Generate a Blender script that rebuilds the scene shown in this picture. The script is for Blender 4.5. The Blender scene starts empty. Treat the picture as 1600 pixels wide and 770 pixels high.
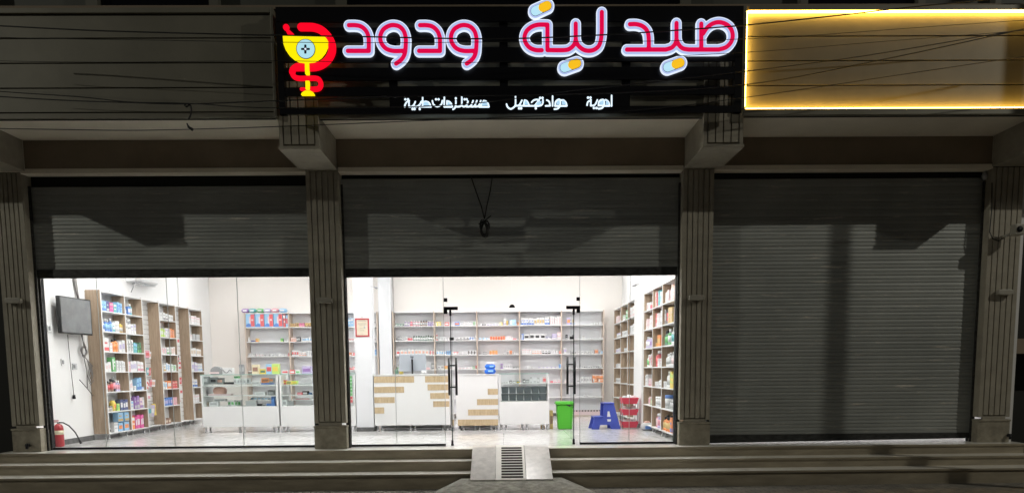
import bpy, bmesh, math, random
from mathutils import Vector, Matrix
R = math.radians
random.seed(7)
S = bpy.context.scene
COL = S.collection

# ------------------------------------------------------------------ camera, world, lamps, exposure
F = 1080.0 / 1600.0
EYE = Vector((0.0, -10.8, 1.2))
PITCH, YAW, ROLL, YP = -0.0968, 0.0123, -0.0087, 682.8
_f0 = Vector((math.sin(YAW), math.cos(YAW), 0)); _r0 = Vector((math.cos(YAW), -math.sin(YAW), 0)); _u0 = Vector((0, 0, 1))
_f = _f0 * math.cos(PITCH) + _u0 * math.sin(PITCH)
_u = _u0 * math.cos(PITCH) - _f0 * math.sin(PITCH)
_r = _r0 * math.cos(ROLL) + _u * math.sin(ROLL)
_u = _u * math.cos(ROLL) - _r0 * math.sin(ROLL)
cd = bpy.data.cameras.new('camera'); cam = bpy.data.objects.new('camera', cd); COL.objects.link(cam)
cam.matrix_world = Matrix(((_r.x, _u.x, -_f.x, EYE.x), (_r.y, _u.y, -_f.y, EYE.y), (_r.z, _u.z, -_f.z, EYE.z), (0, 0, 0, 1)))
cd.sensor_width = 36.0; cd.sensor_fit = 'HORIZONTAL'; cd.lens = 36.0 * F
cd.shift_y = (YP - 385.0) / 1600.0
cd.clip_start = 0.05; cd.clip_end = 500
S.camera = cam

W = bpy.data.worlds.new('World'); S.world = W; W.use_nodes = True
bgn = W.node_tree.nodes['Background']
bgn.inputs[0].default_value = (0.10, 0.105, 0.12, 1); bgn.inputs[1].default_value = 0.10

def street_lamp(loc, power, col, size=0.12):
    l = bpy.data.lights.new('street_light', 'POINT'); l.energy = power; l.color = col; l.shadow_soft_size = size
    o = bpy.data.objects.new('street_light', l); o.location = loc; COL.objects.link(o)
street_lamp((18.3, -8.6, 12.0), 2450, (1.0, 0.965, 0.83), .09)
street_lamp((-25.0, -10.2, 12.6), 4050, (1.0, 0.98, 0.85), .09)

S.view_settings.view_transform = 'Standard'; S.view_settings.look = 'None'
S.view_settings.exposure = 0.0; S.view_settings.gamma = 1.0; S.view_settings.use_curve_mapping = False
S.render.engine = 'CYCLES'
S.cycles.use_denoising = True
S.cycles.max_bounces = 10; S.cycles.diffuse_bounces = 5; S.cycles.glossy_bounces = 4
S.cycles.transparent_max_bounces = 24; S.cycles.transmission_bounces = 4
S.cycles.sample_clamp_indirect = 6.0; S.cycles.caustics_reflective = True; S.cycles.blur_glossy = 1.0; S.cycles.caustics_refractive = False
ROOM_LIGHT = 23.0

def at(px, py, Y=None, X=None, Z=None):
    """the point on a plane of the place that the photograph shows at a pixel (used as a measuring tool)"""
    d = _f + _r * ((px - 800) / 1080.0) - _u * ((py - YP) / 1080.0)
    t = (Y - EYE.y) / d.y if Y is not None else (X - EYE.x) / d.x if X is not None else (Z - EYE.z) / d.z
    return EYE + d * t

# ------------------------------------------------------------------ materials
def new_mat(name):
    m = bpy.data.materials.new(name); m.use_nodes = True
    nt = m.node_tree; return m, nt, nt.nodes['Principled BSDF']
def N(nt, t, **k):
    n = nt.nodes.new(t)
    for a, b in k.items(): setattr(n, a, b)
    return n
def mat(name, col, rough=0.6, metal=0.0, var=0.0, scale=4.0, stretch=(1, 1, 1), bump=0.0, bscale=60.0, spec=0.5, col2=None):
    m, nt, p = new_mat(name)
    p.inputs['Base Color'].default_value = (*col, 1); p.inputs['Roughness'].default_value = rough
    p.inputs['Metallic'].default_value = metal; p.inputs['Specular IOR Level'].default_value = spec
    if var > 0 or bump > 0:
        tc = N(nt, 'ShaderNodeTexCoord'); mp = N(nt, 'ShaderNodeMapping'); mp.inputs['Scale'].default_value = stretch
        nt.links.new(tc.outputs['Object'], mp.inputs[0])
    if var > 0:
        no = N(nt, 'ShaderNodeTexNoise'); no.inputs['Scale'].default_value = scale; no.inputs['Detail'].default_value = 7; no.inputs['Roughness'].default_value = 0.62
        cr = N(nt, 'ShaderNodeValToRGB')
        a = col2 or tuple(c * (1 - var) for c in col); b = tuple(min(1, c * (1 + var)) for c in col)
        cr.color_ramp.elements[0].color = (*a, 1); cr.color_ramp.elements[0].position = 0.32
        cr.color_ramp.elements[1].color = (*b, 1); cr.color_ramp.elements[1].position = 0.68
        nt.links.new(mp.outputs[0], no.inputs['Vector']); nt.links.new(no.outputs['Fac'], cr.inputs[0])
        nt.links.new(cr.outputs[0], p.inputs['Base Color'])
    if bump > 0:
        nb = N(nt, 'ShaderNodeTexNoise'); nb.inputs['Scale'].default_value = bscale; nb.inputs['Detail'].default_value = 4
        bp = N(nt, 'ShaderNodeBump'); bp.inputs['Strength'].default_value = bump; bp.inputs['Distance'].default_value = 0.01
        nt.links.new(mp.outputs[0], nb.inputs['Vector']); nt.links.new(nb.outputs['Fac'], bp.inputs['Height']); nt.links.new(bp.outputs[0], p.inputs['Normal'])
    return m
def glow(name, col, strength):
    m, nt, p = new_mat(name)
    p.inputs['Base Color'].default_value = (*[min(1, c) * 0.5 for c in col], 1)
    p.inputs['Emission Color'].default_value = (*col, 1); p.inputs['Emission Strength'].default_value = strength
    return m
def glass_mat(name, tint=(0.97, 0.985, 0.98), refl=1.0):
    m = bpy.data.materials.new(name); m.use_nodes = True; nt = m.node_tree; nt.nodes.clear()
    out = N(nt, 'ShaderNodeOutputMaterial'); mix = N(nt, 'ShaderNodeMixShader'); tr = N(nt, 'ShaderNodeBsdfTransparent'); gl = N(nt, 'ShaderNodeBsdfGlossy')
    fr = N(nt, 'ShaderNodeFresnel'); fr.inputs[0].default_value = 1.4; mu = N(nt, 'ShaderNodeMath', operation='MULTIPLY'); mu.inputs[1].default_value = refl
    tr.inputs[0].default_value = (*tint, 1); gl.inputs['Roughness'].default_value = 0.01
    ge = N(nt, 'ShaderNodeNewGeometry'); sb = N(nt, 'ShaderNodeMath', operation='SUBTRACT'); sb.inputs[0].default_value = refl
    nt.links.new(ge.outputs['Backfacing'], sb.inputs[1]); sb.use_clamp = True; nt.links.new(sb.outputs[0], mu.inputs[1])
    nt.links.new(fr.outputs[0], mu.inputs[0]); nt.links.new(mu.outputs[0], mix.inputs[0]); nt.links.new(tr.outputs[0], mix.inputs[1]); nt.links.new(gl.outputs[0], mix.inputs[2]); nt.links.new(mix.outputs[0], out.inputs[0])
    return m
def wood_mat(name, a, b, axis=(14, 14, 1.2)):
    m, nt, p = new_mat(name); p.inputs['Roughness'].default_value = 0.5
    tc = N(nt, 'ShaderNodeTexCoord'); mp = N(nt, 'ShaderNodeMapping'); mp.inputs['Scale'].default_value = axis
    n1 = N(nt, 'ShaderNodeTexNoise'); n1.inputs['Scale'].default_value = 2.2; n1.inputs['Detail'].default_value = 8; n1.inputs['Roughness'].default_value = 0.7; n1.inputs['Distortion'].default_value = 0.6
    cr = N(nt, 'ShaderNodeValToRGB'); cr.color_ramp.elements[0].color = (*a, 1); cr.color_ramp.elements[0].position = 0.3; cr.color_ramp.elements[1].color = (*b, 1); cr.color_ramp.elements[1].position = 0.7
    nt.links.new(tc.outputs['Object'], mp.inputs[0]); nt.links.new(mp.outputs[0], n1.inputs['Vector']); nt.links.new(n1.outputs['Fac'], cr.inputs[0]); nt.links.new(cr.outputs[0], p.inputs['Base Color'])
    return m
def shutter_mat():
    m, nt, p = new_mat('painted_shutter'); p.inputs['Roughness'].default_value = 0.55; p.inputs['Metallic'].default_value = 0.25
    tc = N(nt, 'ShaderNodeTexCoord')
    mp = N(nt, 'ShaderNodeMapping'); mp.inputs['Scale'].default_value = (0.9, 1, 9)
    n1 = N(nt, 'ShaderNodeTexNoise'); n1.inputs['Scale'].default_value = 1.6; n1.inputs['Detail'].default_value = 9; n1.inputs['Roughness'].default_value = 0.75
    c1 = N(nt, 'ShaderNodeValToRGB'); c1.color_ramp.elements[0].position = 0.575; c1.color_ramp.elements[0].color = (0, 0, 0, 1); c1.color_ramp.elements[1].position = 0.66; c1.color_ramp.elements[1].color = (1, 1, 1, 1)
    n2 = N(nt, 'ShaderNodeTexNoise'); n2.inputs['Scale'].default_value = 1.1; n2.inputs['Detail'].default_value = 6
    c2 = N(nt, 'ShaderNodeValToRGB'); c2.color_ramp.elements[0].position = 0.3; c2.color_ramp.elements[0].color = (0.30, 0.315, 0.305, 1); c2.color_ramp.elements[1].position = 0.7; c2.color_ramp.elements[1].color = (0.40, 0.415, 0.40, 1)
    mx = N(nt, 'ShaderNodeMixRGB'); mx.inputs[2].default_value = (0.66, 0.62, 0.56, 1)
    L = nt.links
    L.new(tc.outputs['Object'], mp.inputs[0]); L.new(mp.outputs[0], n1.inputs['Vector']); L.new(n1.outputs['Fac'], c1.inputs[0])
    L.new(tc.outputs['Object'], n2.inputs['Vector']); L.new(n2.outputs['Fac'], c2.inputs[0]); L.new(c2.outputs[0], mx.inputs[1]); L.new(c1.outputs[0], mx.inputs[0]); L.new(mx.outputs[0], p.inputs['Base Color'])
    return m
def marble_floor_mat():
    m, nt, p = new_mat('polished_marble_tile'); p.inputs['Roughness'].default_value = 0.12; L = nt.links
    tc = N(nt, 'ShaderNodeTexCoord'); br = N(nt, 'ShaderNodeTexBrick'); br.offset = 0.0
    br.inputs['Scale'].default_value = 1.0; br.inputs['Brick Width'].default_value = 1.2; br.inputs['Row Height'].default_value = 0.6; br.inputs['Mortar Size'].default_value = 0.003
    br.inputs['Color1'].default_value = (1, 1, 1, 1); br.inputs['Color2'].default_value = (0.95, 0.95, 0.95, 1); br.inputs['Mortar'].default_value = (0.62, 0.61, 0.6, 1)
    n1 = N(nt, 'ShaderNodeTexNoise'); n1.inputs['Scale'].default_value = 1.7; n1.inputs['Detail'].default_value = 10; n1.inputs['Roughness'].default_value = 0.7; n1.inputs['Distortion'].default_value = 1.8
    cr = N(nt, 'ShaderNodeValToRGB'); e = cr.color_ramp.elements
    e[0].position = 0.36; e[0].color = (0.76, 0.755, 0.75, 1); e[1].position = 0.46; e[1].color = (0.72, 0.71, 0.70, 1)
    x = e.new(0.5); x.color = (0.52, 0.51, 0.505, 1); x = e.new(0.54); x.color = (0.73, 0.72, 0.71, 1); x = e.new(0.7); x.color = (0.77, 0.765, 0.76, 1)
    mx = N(nt, 'ShaderNodeMixRGB', blend_type='MULTIPLY'); mx.inputs[0].default_value = 1
    L.new(tc.outputs['Object'], br.inputs['Vector']); L.new(tc.outputs['Object'], n1.inputs['Vector']); L.new(n1.outputs['Fac'], cr.inputs[0]); L.new(cr.outputs[0], mx.inputs[1]); L.new(br.outputs['Color'], mx.inputs[2]); L.new(mx.outputs[0], p.inputs['Base Color'])
    return m
def paver_mat():
    m, nt, p = new_mat('dusty_pavers'); p.inputs['Roughness'].default_value = 0.9; L = nt.links
    tc = N(nt, 'ShaderNodeTexCoord'); br = N(nt, 'ShaderNodeTexBrick')
    br.inputs['Scale'].default_value = 1.0; br.inputs['Brick Width'].default_value = 0.2; br.inputs['Row Height'].default_value = 0.1; br.inputs['Mortar Size'].default_value = 0.006
    br.inputs['Color1'].default_value = (0.2, 0.19, 0.17, 1); br.inputs['Color2'].default_value = (0.27, 0.25, 0.22, 1); br.inputs['Mortar'].default_value = (0.08, 0.075, 0.07, 1)
    n1 = N(nt, 'ShaderNodeTexNoise'); n1.inputs['Scale'].default_value = 3.5; n1.inputs['Detail'].default_value = 9; n1.inputs['Roughness'].default_value = 0.7
    cr = N(nt, 'ShaderNodeValToRGB'); cr.color_ramp.elements[0].position = 0.3; cr.color_ramp.elements[0].color = (0.5, 0.5, 0.5, 1); cr.color_ramp.elements[1].position = 0.7; cr.color_ramp.elements[1].color = (1.2, 1.18, 1.12, 1)
    mx = N(nt, 'ShaderNodeMixRGB', blend_type='MULTIPLY'); mx.inputs[0].default_value = 1
    bp = N(nt, 'ShaderNodeBump'); bp.inputs['Strength'].default_value = 0.6; bp.inputs['Distance'].default_value = 0.01
    L.new(tc.outputs['Object'], br.inputs['Vector']); L.new(tc.outputs['Object'], n1.inputs['Vector']); L.new(n1.outputs['Fac'], cr.inputs[0]); L.new(br.outputs['Color'], mx.inputs[1]); L.new(cr.outputs[0], mx.inputs[2]); L.new(mx.outputs[0], p.inputs['Base Color'])
    L.new(n1.outputs['Fac'], bp.inputs['Height']); L.new(bp.outputs[0], p.inputs['Normal'])
    return m

M = {}
M['stone'] = mat('limestone', (0.34, 0.31, 0.25), 0.7, var=0.13, scale=5, bump=0.12, bscale=40)
M['stone_plinth'] = mat('veined_stone', (0.30, 0.27, 0.21), 0.55, var=0.28, scale=7, bump=0.08)
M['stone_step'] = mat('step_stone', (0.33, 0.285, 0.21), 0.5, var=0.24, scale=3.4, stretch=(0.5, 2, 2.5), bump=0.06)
M['tread'] = mat('lit_tread_stone', (0.86, 0.835, 0.77), 0.16, var=0.05, scale=5)  # tread tops coloured paler to carry the shop light spilling out
M['plaster'] = mat('beige_plaster', (0.78, 0.72, 0.61), 0.9, var=0.05, scale=2.2, bump=0.1, bscale=90)
M['beam'] = mat('brown_plaster', (0.24, 0.19, 0.14), 0.9, var=0.1, scale=2.0, bump=0.1, bscale=90)
M['fascia'] = mat('fascia_metal', (0.195, 0.183, 0.142), 0.5, metal=0.15, var=0.12, scale=1.3, bump=0.25, bscale=1.6)
M['fascia_pale'] = mat('fascia_metal_pale', (0.195, 0.18, 0.14), 0.5, metal=0.1, var=0.12, scale=1.6, bump=0.3, bscale=1.8)
M['gap'] = mat('dark_joint_and_shade', (0.02, 0.02, 0.018), 0.9)  # joints; also shade put into the shutter housing and neighbour walls
M['upper'] = mat('upper_wall_panel', (0.075, 0.078, 0.065), 0.7, var=0.15, scale=2)
M['upper_post'] = mat('upper_post', (0.13, 0.125, 0.10), 0.7)
M['dark_glass'] = mat('dark_window', (0.006, 0.006, 0.008), 0.08)
M['black'] = mat('black_metal', (0.006, 0.006, 0.008), 0.38, spec=0.35)
M['black_plastic'] = mat('black_plastic', (0.012, 0.012, 0.013), 0.45)
M['shutter'] = shutter_mat()
M['shutter_rail'] = mat('shutter_rail', (0.045, 0.046, 0.045), 0.5, metal=0.3, var=0.6, scale=9, stretch=(1, 1, 3))
M['white_wall'] = mat('white_paint', (0.80, 0.795, 0.80), 0.85, var=0.012, scale=2)
M['cream_wall'] = mat('cream_paint', (0.83, 0.79, 0.76), 0.85, var=0.015, scale=1.2)
M['ceiling'] = mat('ceiling_white', (0.82, 0.82, 0.82), 0.9)
M['col_wall'] = mat('column_white', (0.74, 0.745, 0.78), 0.7)
M['floor'] = marble_floor_mat()
M['paver'] = paver_mat()
M['concrete'] = mat('rough_concrete', (0.31, 0.30, 0.26), 0.92, var=0.45, scale=9, bump=1.0, bscale=22)
M['ramp_marble'] = mat('pale_marble', (0.60, 0.57, 0.54), 0.22, var=0.14, scale=9, bump=0.05)
M['ramp_strip'] = mat('ramp_strip_stone', (0.74, 0.71, 0.66), 0.4, var=0.06, scale=6)
M['grip'] = mat('grip_rubber', (0.045, 0.032, 0.028), 0.95, spec=0.1)
M['laminate'] = mat('white_laminate', (0.79, 0.79, 0.795), 0.35, var=0.01)
M['shelf_back'] = mat('shelf_back_panel', (0.79, 0.80, 0.83), 0.5, var=0.015)
M['shelf_back_wood'] = wood_mat('shelf_back_wood', (0.34, 0.27, 0.21), (0.47, 0.39, 0.32))
M['wood'] = wood_mat('oak_laminate', (0.28, 0.20, 0.135), (0.48, 0.37, 0.27))
M['pink_wood'] = wood_mat('pale_oak_edge', (0.52, 0.42, 0.35), (0.64, 0.54, 0.47))
M['inlay'] = wood_mat('oak_inlay', (0.38, 0.28, 0.16), (0.62, 0.49, 0.32), axis=(22, 22, 2.0))
M['steel'] = mat('brushed_steel', (0.55, 0.55, 0.56), 0.28, metal=0.9)
M['glass'] = glass_mat('window_glass', refl=0.75)
M['case_glass'] = glass_mat('case_glass', (0.955, 0.98, 0.972))
M['glass_edge'] = mat('glass_edge', (0.02, 0.05, 0.05), 0.15)
M['seam'] = mat('glass_seam', (0.42, 0.44, 0.44), 0.4)
M['baseboard'] = mat('dark_baseboard', (0.12, 0.12, 0.12), 0.4, var=0.35, scale=9)
M['lamp_plastic'] = mat('lamp_plastic', (0.36, 0.34, 0.29), 0.5)
M['cable'] = mat('black_cable', (0.012, 0.012, 0.011), 0.6)
M['cable_grey'] = mat('grey_cable', (0.18, 0.17, 0.165), 0.6)
M['white_led'] = glow('white_letter_rim', (0.78, 0.86, 1.0), 1.0)
M['band_led'] = glow('letter_pale_band', (0.47, 0.58, 0.92), 0.88)
M['white_led_small'] = glow('small_letter_face', (0.76, 0.90, 1.0), 1.15)
M['pale_led'] = glow('small_letter_pale_fill', (0.48, 0.76, 1.0), 0.85)
M['red_led'] = glow('letter_red', (0.74, 0.0, 0.06), 0.95)
M['snake_led'] = glow('snake_red', (1.0, 0.0, 0.018), 0.98)
M['yellow_led'] = glow('bowl_yellow', (1.0, 0.83, 0.0), 1.0)
M['orange_led'] = glow('capsule_orange', (1.0, 0.56, 0.015), 0.9)
M['aqua_led'] = glow('capsule_aqua', (0.50, 0.82, 0.98), 0.92)
M['emblem_led'] = glow('emblem_blue', (0.45, 0.78, 0.88), 0.9)
M['navy'] = mat('navy_vinyl', (0.03, 0.035, 0.06), 0.5)
M['led_strip'] = glow('warm_led', (1.0, 0.57, 0.085), 29.0)
M['panel_light'] = glow('ceiling_panel', (1.0, 0.975, 0.95), ROOM_LIGHT)
M['plastic_green'] = mat('green_plastic', (0.07, 0.42, 0.025), 0.4)
M['plastic_blue'] = mat('blue_plastic', (0.055, 0.085, 0.42), 0.35)
M['plastic_red'] = mat('red_plastic', (0.62, 0.05, 0.09), 0.4)
M['red_paint'] = mat('extinguisher_red', (0.42, 0.05, 0.06), 0.3)
M['screen'] = mat('screen_glass', (0.17, 0.175, 0.18), 0.08, var=0.25, scale=2.5)
M['grey_plastic'] = mat('grey_plastic', (0.40, 0.41, 0.43), 0.4)
M['drawer'] = mat('drawer_grey', (0.10, 0.115, 0.125), 0.5)
M['paper'] = mat('certificate_paper', (0.62, 0.55, 0.44), 0.8, var=0.08, scale=8)
M['paper_line'] = mat('paper_print', (0.38, 0.34, 0.28), 0.8)
M['notice'] = mat('notice_sheet', (0.55, 0.61, 0.72), 0.7, var=0.06)
M['bag_blue'] = mat('bag_blue', (0.012, 0.13, 0.58), 0.35)
M['frame_red'] = mat('frame_red', (0.42, 0.06, 0.07), 0.4)
PAL = {'white': (.78, .78, .79), 'blue': (.05, .2, .62), 'navy': (.03, .05, .22), 'light blue': (.28, .55, .82), 'teal': (.08, .42, .46), 'pink': (.75, .32, .40), 'magenta': (.75, .06, .34),
       'red': (.68, .06, .07), 'orange': (.85, .25, .03), 'yellow': (.82, .62, .06), 'gold': (.62, .42, .12), 'green': (.10, .45, .12), 'dark green': (.03, .16, .08), 'black': (.035, .035, .038),
       'grey': (.48, .49, .51), 'dark grey': (.23, .235, .245), 'purple': (.30, .14, .45), 'lilac': (.52, .46, .70), 'beige': (.66, .55, .43), 'brown': (.26, .11, .06), 'lime': (.50, .72, .14),
       'pale pink': (.78, .60, .62), 'salmon': (.75, .42, .33), 'cream': (.78, .70, .48), 'silver': (.5, .51, .52)}
def C_(c):
    k = 'print_' + c.replace(' ', '_')
    if k not in M: M[k] = mat(k, tuple(v * .87 + .085 for v in PAL[c]) if c not in ('white', 'black') else PAL[c], 0.4)
    return M[k]

# ------------------------------------------------------------------ mesh builder
class MB:
    def __init__(s): s.bm = bmesh.new()
    def _new(s, vs, fs, mi=0, smooth=False):
        bv = [s.bm.verts.new(v) for v in vs]
        for f in fs:
            try: q = s.bm.faces.new([bv[i] for i in f])
            except ValueError: continue
            q.material_index = mi; q.smooth = smooth
        return s
    def box(s, x0, x1, y0, y1, z0, z1, mi=0):
        return s._new([(x0, y0, z0), (x1, y0, z0), (x1, y1, z0), (x0, y1, z0), (x0, y0, z1), (x1, y0, z1), (x1, y1, z1), (x0, y1, z1)],
                      [(0, 3, 2, 1), (4, 5, 6, 7), (0, 1, 5, 4), (1, 2, 6, 5), (2, 3, 7, 6), (3, 0, 4, 7)], mi)
    def prism(s, pts, lo, hi, axis='y', mi=0, smooth=False):
        f = {'y': lambda a, b, t: (a, t, b), 'x': lambda a, b, t: (t, a, b), 'z': lambda a, b, t: (a, b, t)}[axis]
        n = len(pts)
        return s._new([f(a, b, lo) for a, b in pts] + [f(a, b, hi) for a, b in pts],
                      [tuple(range(n))] + [tuple(range(2 * n - 1, n - 1, -1))] + [(i, (i + 1) % n, n + (i + 1) % n, n + i) for i in range(n)], mi, smooth)
    def tube(s, pts, r, n=8, mi=0, caps=True):
        pts = [Vector(p) for p in pts]; rings = []; up = None
        for i, p in enumerate(pts):
            d = (pts[min(i + 1, len(pts) - 1)] - pts[max(i - 1, 0)]).normalized()
            a = d.cross(Vector((0, 0, 1)) if abs(d.z) < 0.9 else Vector((0, 1, 0))).normalized(); b = d.cross(a)
            if up is not None and a.dot(up) < 0: a, b = -a, -b
            up = a; rr = r[i] if isinstance(r, (list, tuple)) else r
            rings.append([p + a * (rr * math.cos(2 * math.pi * k / n)) + b * (rr * math.sin(2 * math.pi * k / n)) for k in range(n)])
        vs = [v for g in rings for v in g]; fs = []
        for i in range(len(rings) - 1):
            for k in range(n): fs.append((i * n + k, i * n + (k + 1) % n, (i + 1) * n + (k + 1) % n, (i + 1) * n + k))
        if caps: fs += [tuple(range(n)), tuple((len(rings) - 1) * n + k for k in range(n))]
        return s._new(vs, fs, mi, True)
    def lathe(s, prof, n=16, c=(0, 0, 0), mi=0, mis=None):
        vs = []; 
        for r, z in prof:
            for k in range(n): vs.append((c[0] + r * math.cos(2 * math.pi * k / n), c[1] + r * math.sin(2 * math.pi * k / n), c[2] + z))
        bv = [s.bm.verts.new(v) for v in vs]
        for i in range(len(prof) - 1):
            for k in range(n):
                q = s.bm.faces.new([bv[i * n + k], bv[i * n + (k + 1) % n], bv[(i + 1) * n + (k + 1) % n], bv[(i + 1) * n + k]])
                q.material_index = mis[i] if mis else mi; q.smooth = True
        for ring, ii in ((0, 0), (len(prof) - 1, -1)):
            if prof[ring][0] > 1e-5:
                q = s.bm.faces.new([bv[ring * n + k] for k in range(n)]); q.material_index = mis[ii] if mis else mi
        return s
    def build(s, name, mats, parent=None, bevel=0.0, loc=None):
        bmesh.ops.recalc_face_normals(s.bm, faces=s.bm.faces)
        me = bpy.data.meshes.new(name); s.bm.to_mesh(me); s.bm.free()
        for m in (mats if isinstance(mats, (list, tuple)) else [mats]): me.materials.append(m)
        o = bpy.data.objects.new(name, me); COL.objects.link(o)
        if parent is not None: o.parent = parent
        if loc is not None: o.location = loc
        if bevel > 0:
            b = o.modifiers.new('edge', 'BEVEL'); b.width = bevel; b.segments = 2; b.limit_method = 'ANGLE'
        return o
def tag(o, label=None, cat=None, group=None, kind=None):
    for k, v in (('label', label), ('category', cat), ('group', group), ('kind', kind)):
        if v: o[k] = v
    return o
def thing(name, label, cat, loc=(0, 0, 0), rz=0, group=None):
    o = bpy.data.objects.new(name, None); COL.objects.link(o); o.location = loc; o.rotation_euler = (0, 0, rz); o.empty_display_size = 0.1
    return tag(o, label, cat, group)
def struct(name, mb, m): return tag(mb.build(name, m), kind='structure')

# ------------------------------------------------------------------ ground and setting
GZ = -0.52
struct('pavement', MB().box(-60, 60, -60, 12, GZ - 0.3, GZ), M['paver'])
struct('floor', MB().box(-7.5, 3.1, 0.12, 7.25, -0.2, 0.0), M['floor'])
struct('concrete_apron', MB()._new([(-0.62, -0.83, -0.36), (0.84, -0.83, -0.36), (0.70, -1.13, -0.352), (-0.49, -1.13, -0.352), (-1.15, -2.6, GZ + 0.006), (1.55, -2.6, GZ + 0.006), (-0.95, -0.83, GZ + .004), (1.2, -0.83, GZ + .004)],
       [(0, 1, 2, 3), (3, 2, 5, 4), (0, 3, 4, 6), (1, 7, 5, 2)]), M['concrete'])
st = thing('entrance_steps', 'three long beige stone steps running along the whole shop front', 'steps')
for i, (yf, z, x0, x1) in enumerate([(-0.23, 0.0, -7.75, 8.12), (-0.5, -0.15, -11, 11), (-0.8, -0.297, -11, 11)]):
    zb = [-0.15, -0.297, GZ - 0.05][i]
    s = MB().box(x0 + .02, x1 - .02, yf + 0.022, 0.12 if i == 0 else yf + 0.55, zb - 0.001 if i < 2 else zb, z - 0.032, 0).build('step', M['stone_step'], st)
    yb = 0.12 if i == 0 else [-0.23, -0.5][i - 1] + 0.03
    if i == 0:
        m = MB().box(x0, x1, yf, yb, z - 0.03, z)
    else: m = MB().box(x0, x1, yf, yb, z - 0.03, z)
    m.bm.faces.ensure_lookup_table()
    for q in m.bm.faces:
        if q.calc_center_median().y < yf + .001: q.material_index = 1  # front edge coloured darker, as the spilling light falls on the tops
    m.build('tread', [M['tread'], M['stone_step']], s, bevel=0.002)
rp = thing('entrance_ramp', 'pale marble ramp slab over the steps with a striped centre strip', 'ramp')
def ramp_piece(x0, x1, up, name, m):
    pr = [(0.07, 0.004), (0.07, 0.024 + up), (-0.235, 0.024 + up), (-1.15, -0.332 + up), (-1.15, -0.36), (-0.235, 0.004)]
    return MB().prism(pr, x0, x1, 'x').build(name, m, rp, bevel=0.004)
ramp_piece(-0.478, -0.12, 0, 'slab', M['ramp_marble']); ramp_piece(0.315, 0.695, 0, 'slab', M['ramp_marble']); ramp_piece(-0.118, 0.313, -.002, 'slab', M['ramp_strip'])
gm = MB()
for k in range(12):
    t0 = 0.012 + k / 12.2; t1 = t0 + 0.034
    ya, za, yb, zb = -0.235 - 0.915 * t0, 0.024 - 0.356 * t0, -0.235 - 0.915 * t1, 0.024 - 0.356 * t1
    gm.box(-0.035, 0.275, min(ya, yb), max(ya, yb), 0, 0.008); 
    vs = list(gm.bm.verts)[-8:]
    for v in vs: v.co.z += 0.024 - 0.356 * ((-0.235 - v.co.y) / 0.915) - 0.002
gm.build('grip_strip', M['grip'], rp)

# ------------------------------------------------------------------ the building
bd = thing('shop_building', 'two storey stone fronted commercial building with fluted pillars and a deep canopy', 'building')
PILL = [(-7.63, -7.205), (-2.95, -2.456), (2.77, 3.243), (7.5, 8.0)]
for x0, x1 in PILL:
    m = MB().box(x0, x1, 0.028, 0.345, 0.40, 4.215)
    mw = 0.066; g = 0.015; z0, z1 = 0.43, 4.215
    fx0, fx1 = x0 + mw, x1 - mw; w = (fx1 - fx0 - 5 * g) / 4
    m.box(x0, fx0, 0.0, 0.028, 0.40, z1); m.box(fx1, x1, 0.0, 0.028, 0.40, z1); m.box(fx0, fx1, 0.0, 0.028, 0.335, z0 - .02)
    for k in range(4):
        a = fx0 + g + k * (w + g); m.box(a, a + w, 0.001, 0.028, z0, z1)
    p = m.build('pillar', M['stone'], bd, bevel=0.003)
    MB().box(x0 - 0.006, x1 + 0.006, -0.008, 0.26, 0.0, 0.33).box(x0 - 0.012, x1 + 0.012, -0.02, 0.15, 0.331, 0.362).build('plinth', M['stone_plinth'], p, bevel=0.004)
BR = [(-7.68, -7.14), (-3.018, -2.478), (2.788, 3.335), (7.49, 8.05)]
for x0, x1 in BR:
    m = MB().box(x0, x1, -0.955, -0.004, 4.2635, 5.95)
    m.box(x0 - .012, x1 + .012, -1.0, -0.006, 4.222, 4.262)
    mw = 0.05; g = 0.017; fx0, fx1 = x0 + mw, x1 - mw; w = (fx1 - fx0 - 5 * g) / 4
    m.box(x0, fx0, -0.985, -0.955, 4.264, 5.6); m.box(fx1, x1, -0.985, -0.955, 4.264, 5.6)
    for k in range(4):
        a = fx0 + g + k * (w + g); m.box(a, a + w, -0.984, -0.955, 4.29, 5.6)
    m.build('bracket', M['stone'], bd, bevel=0.003)
for a, b in ((-9.5, BR[0][0]), (BR[0][1], BR[1][0]), (BR[1][1], BR[2][0]), (BR[2][1], BR[3][0]), (BR[3][1], 9.5)):
    MB().box(a + .002, b - .002, -0.96, -0.002, 4.672, 4.75).build('soffit', M['plaster'], bd)
    bm_ = MB().box(a + .002, b - .002, 0.0, 0.14, 4.262, 4.671).build('beam', M['beam'], bd)
for a, b in ((PILL[0][1], PILL[1][0]), (PILL[1][1], PILL[2][0]), (PILL[2][1], PILL[3][0])):
    MB().box(a + .001, b - .001, -0.022, 0.165, 4.19, 4.258).build('lintel', M['plaster'], bd, bevel=0.006)
    MB().box(a + .001, b - .001, 0.31, 0.45, 2.86, 4.25).build('light_block_wall', M['white_wall'], bd)  # unseen wall added to stop room light leaking above the shutters
    MB().box(a + .001, b - .001, 0.22, 0.305, 3.9, 4.25).build('shutter_housing', M['gap'], bd)  # near-black colour stands in for the shade in the gap above the curtain
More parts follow.
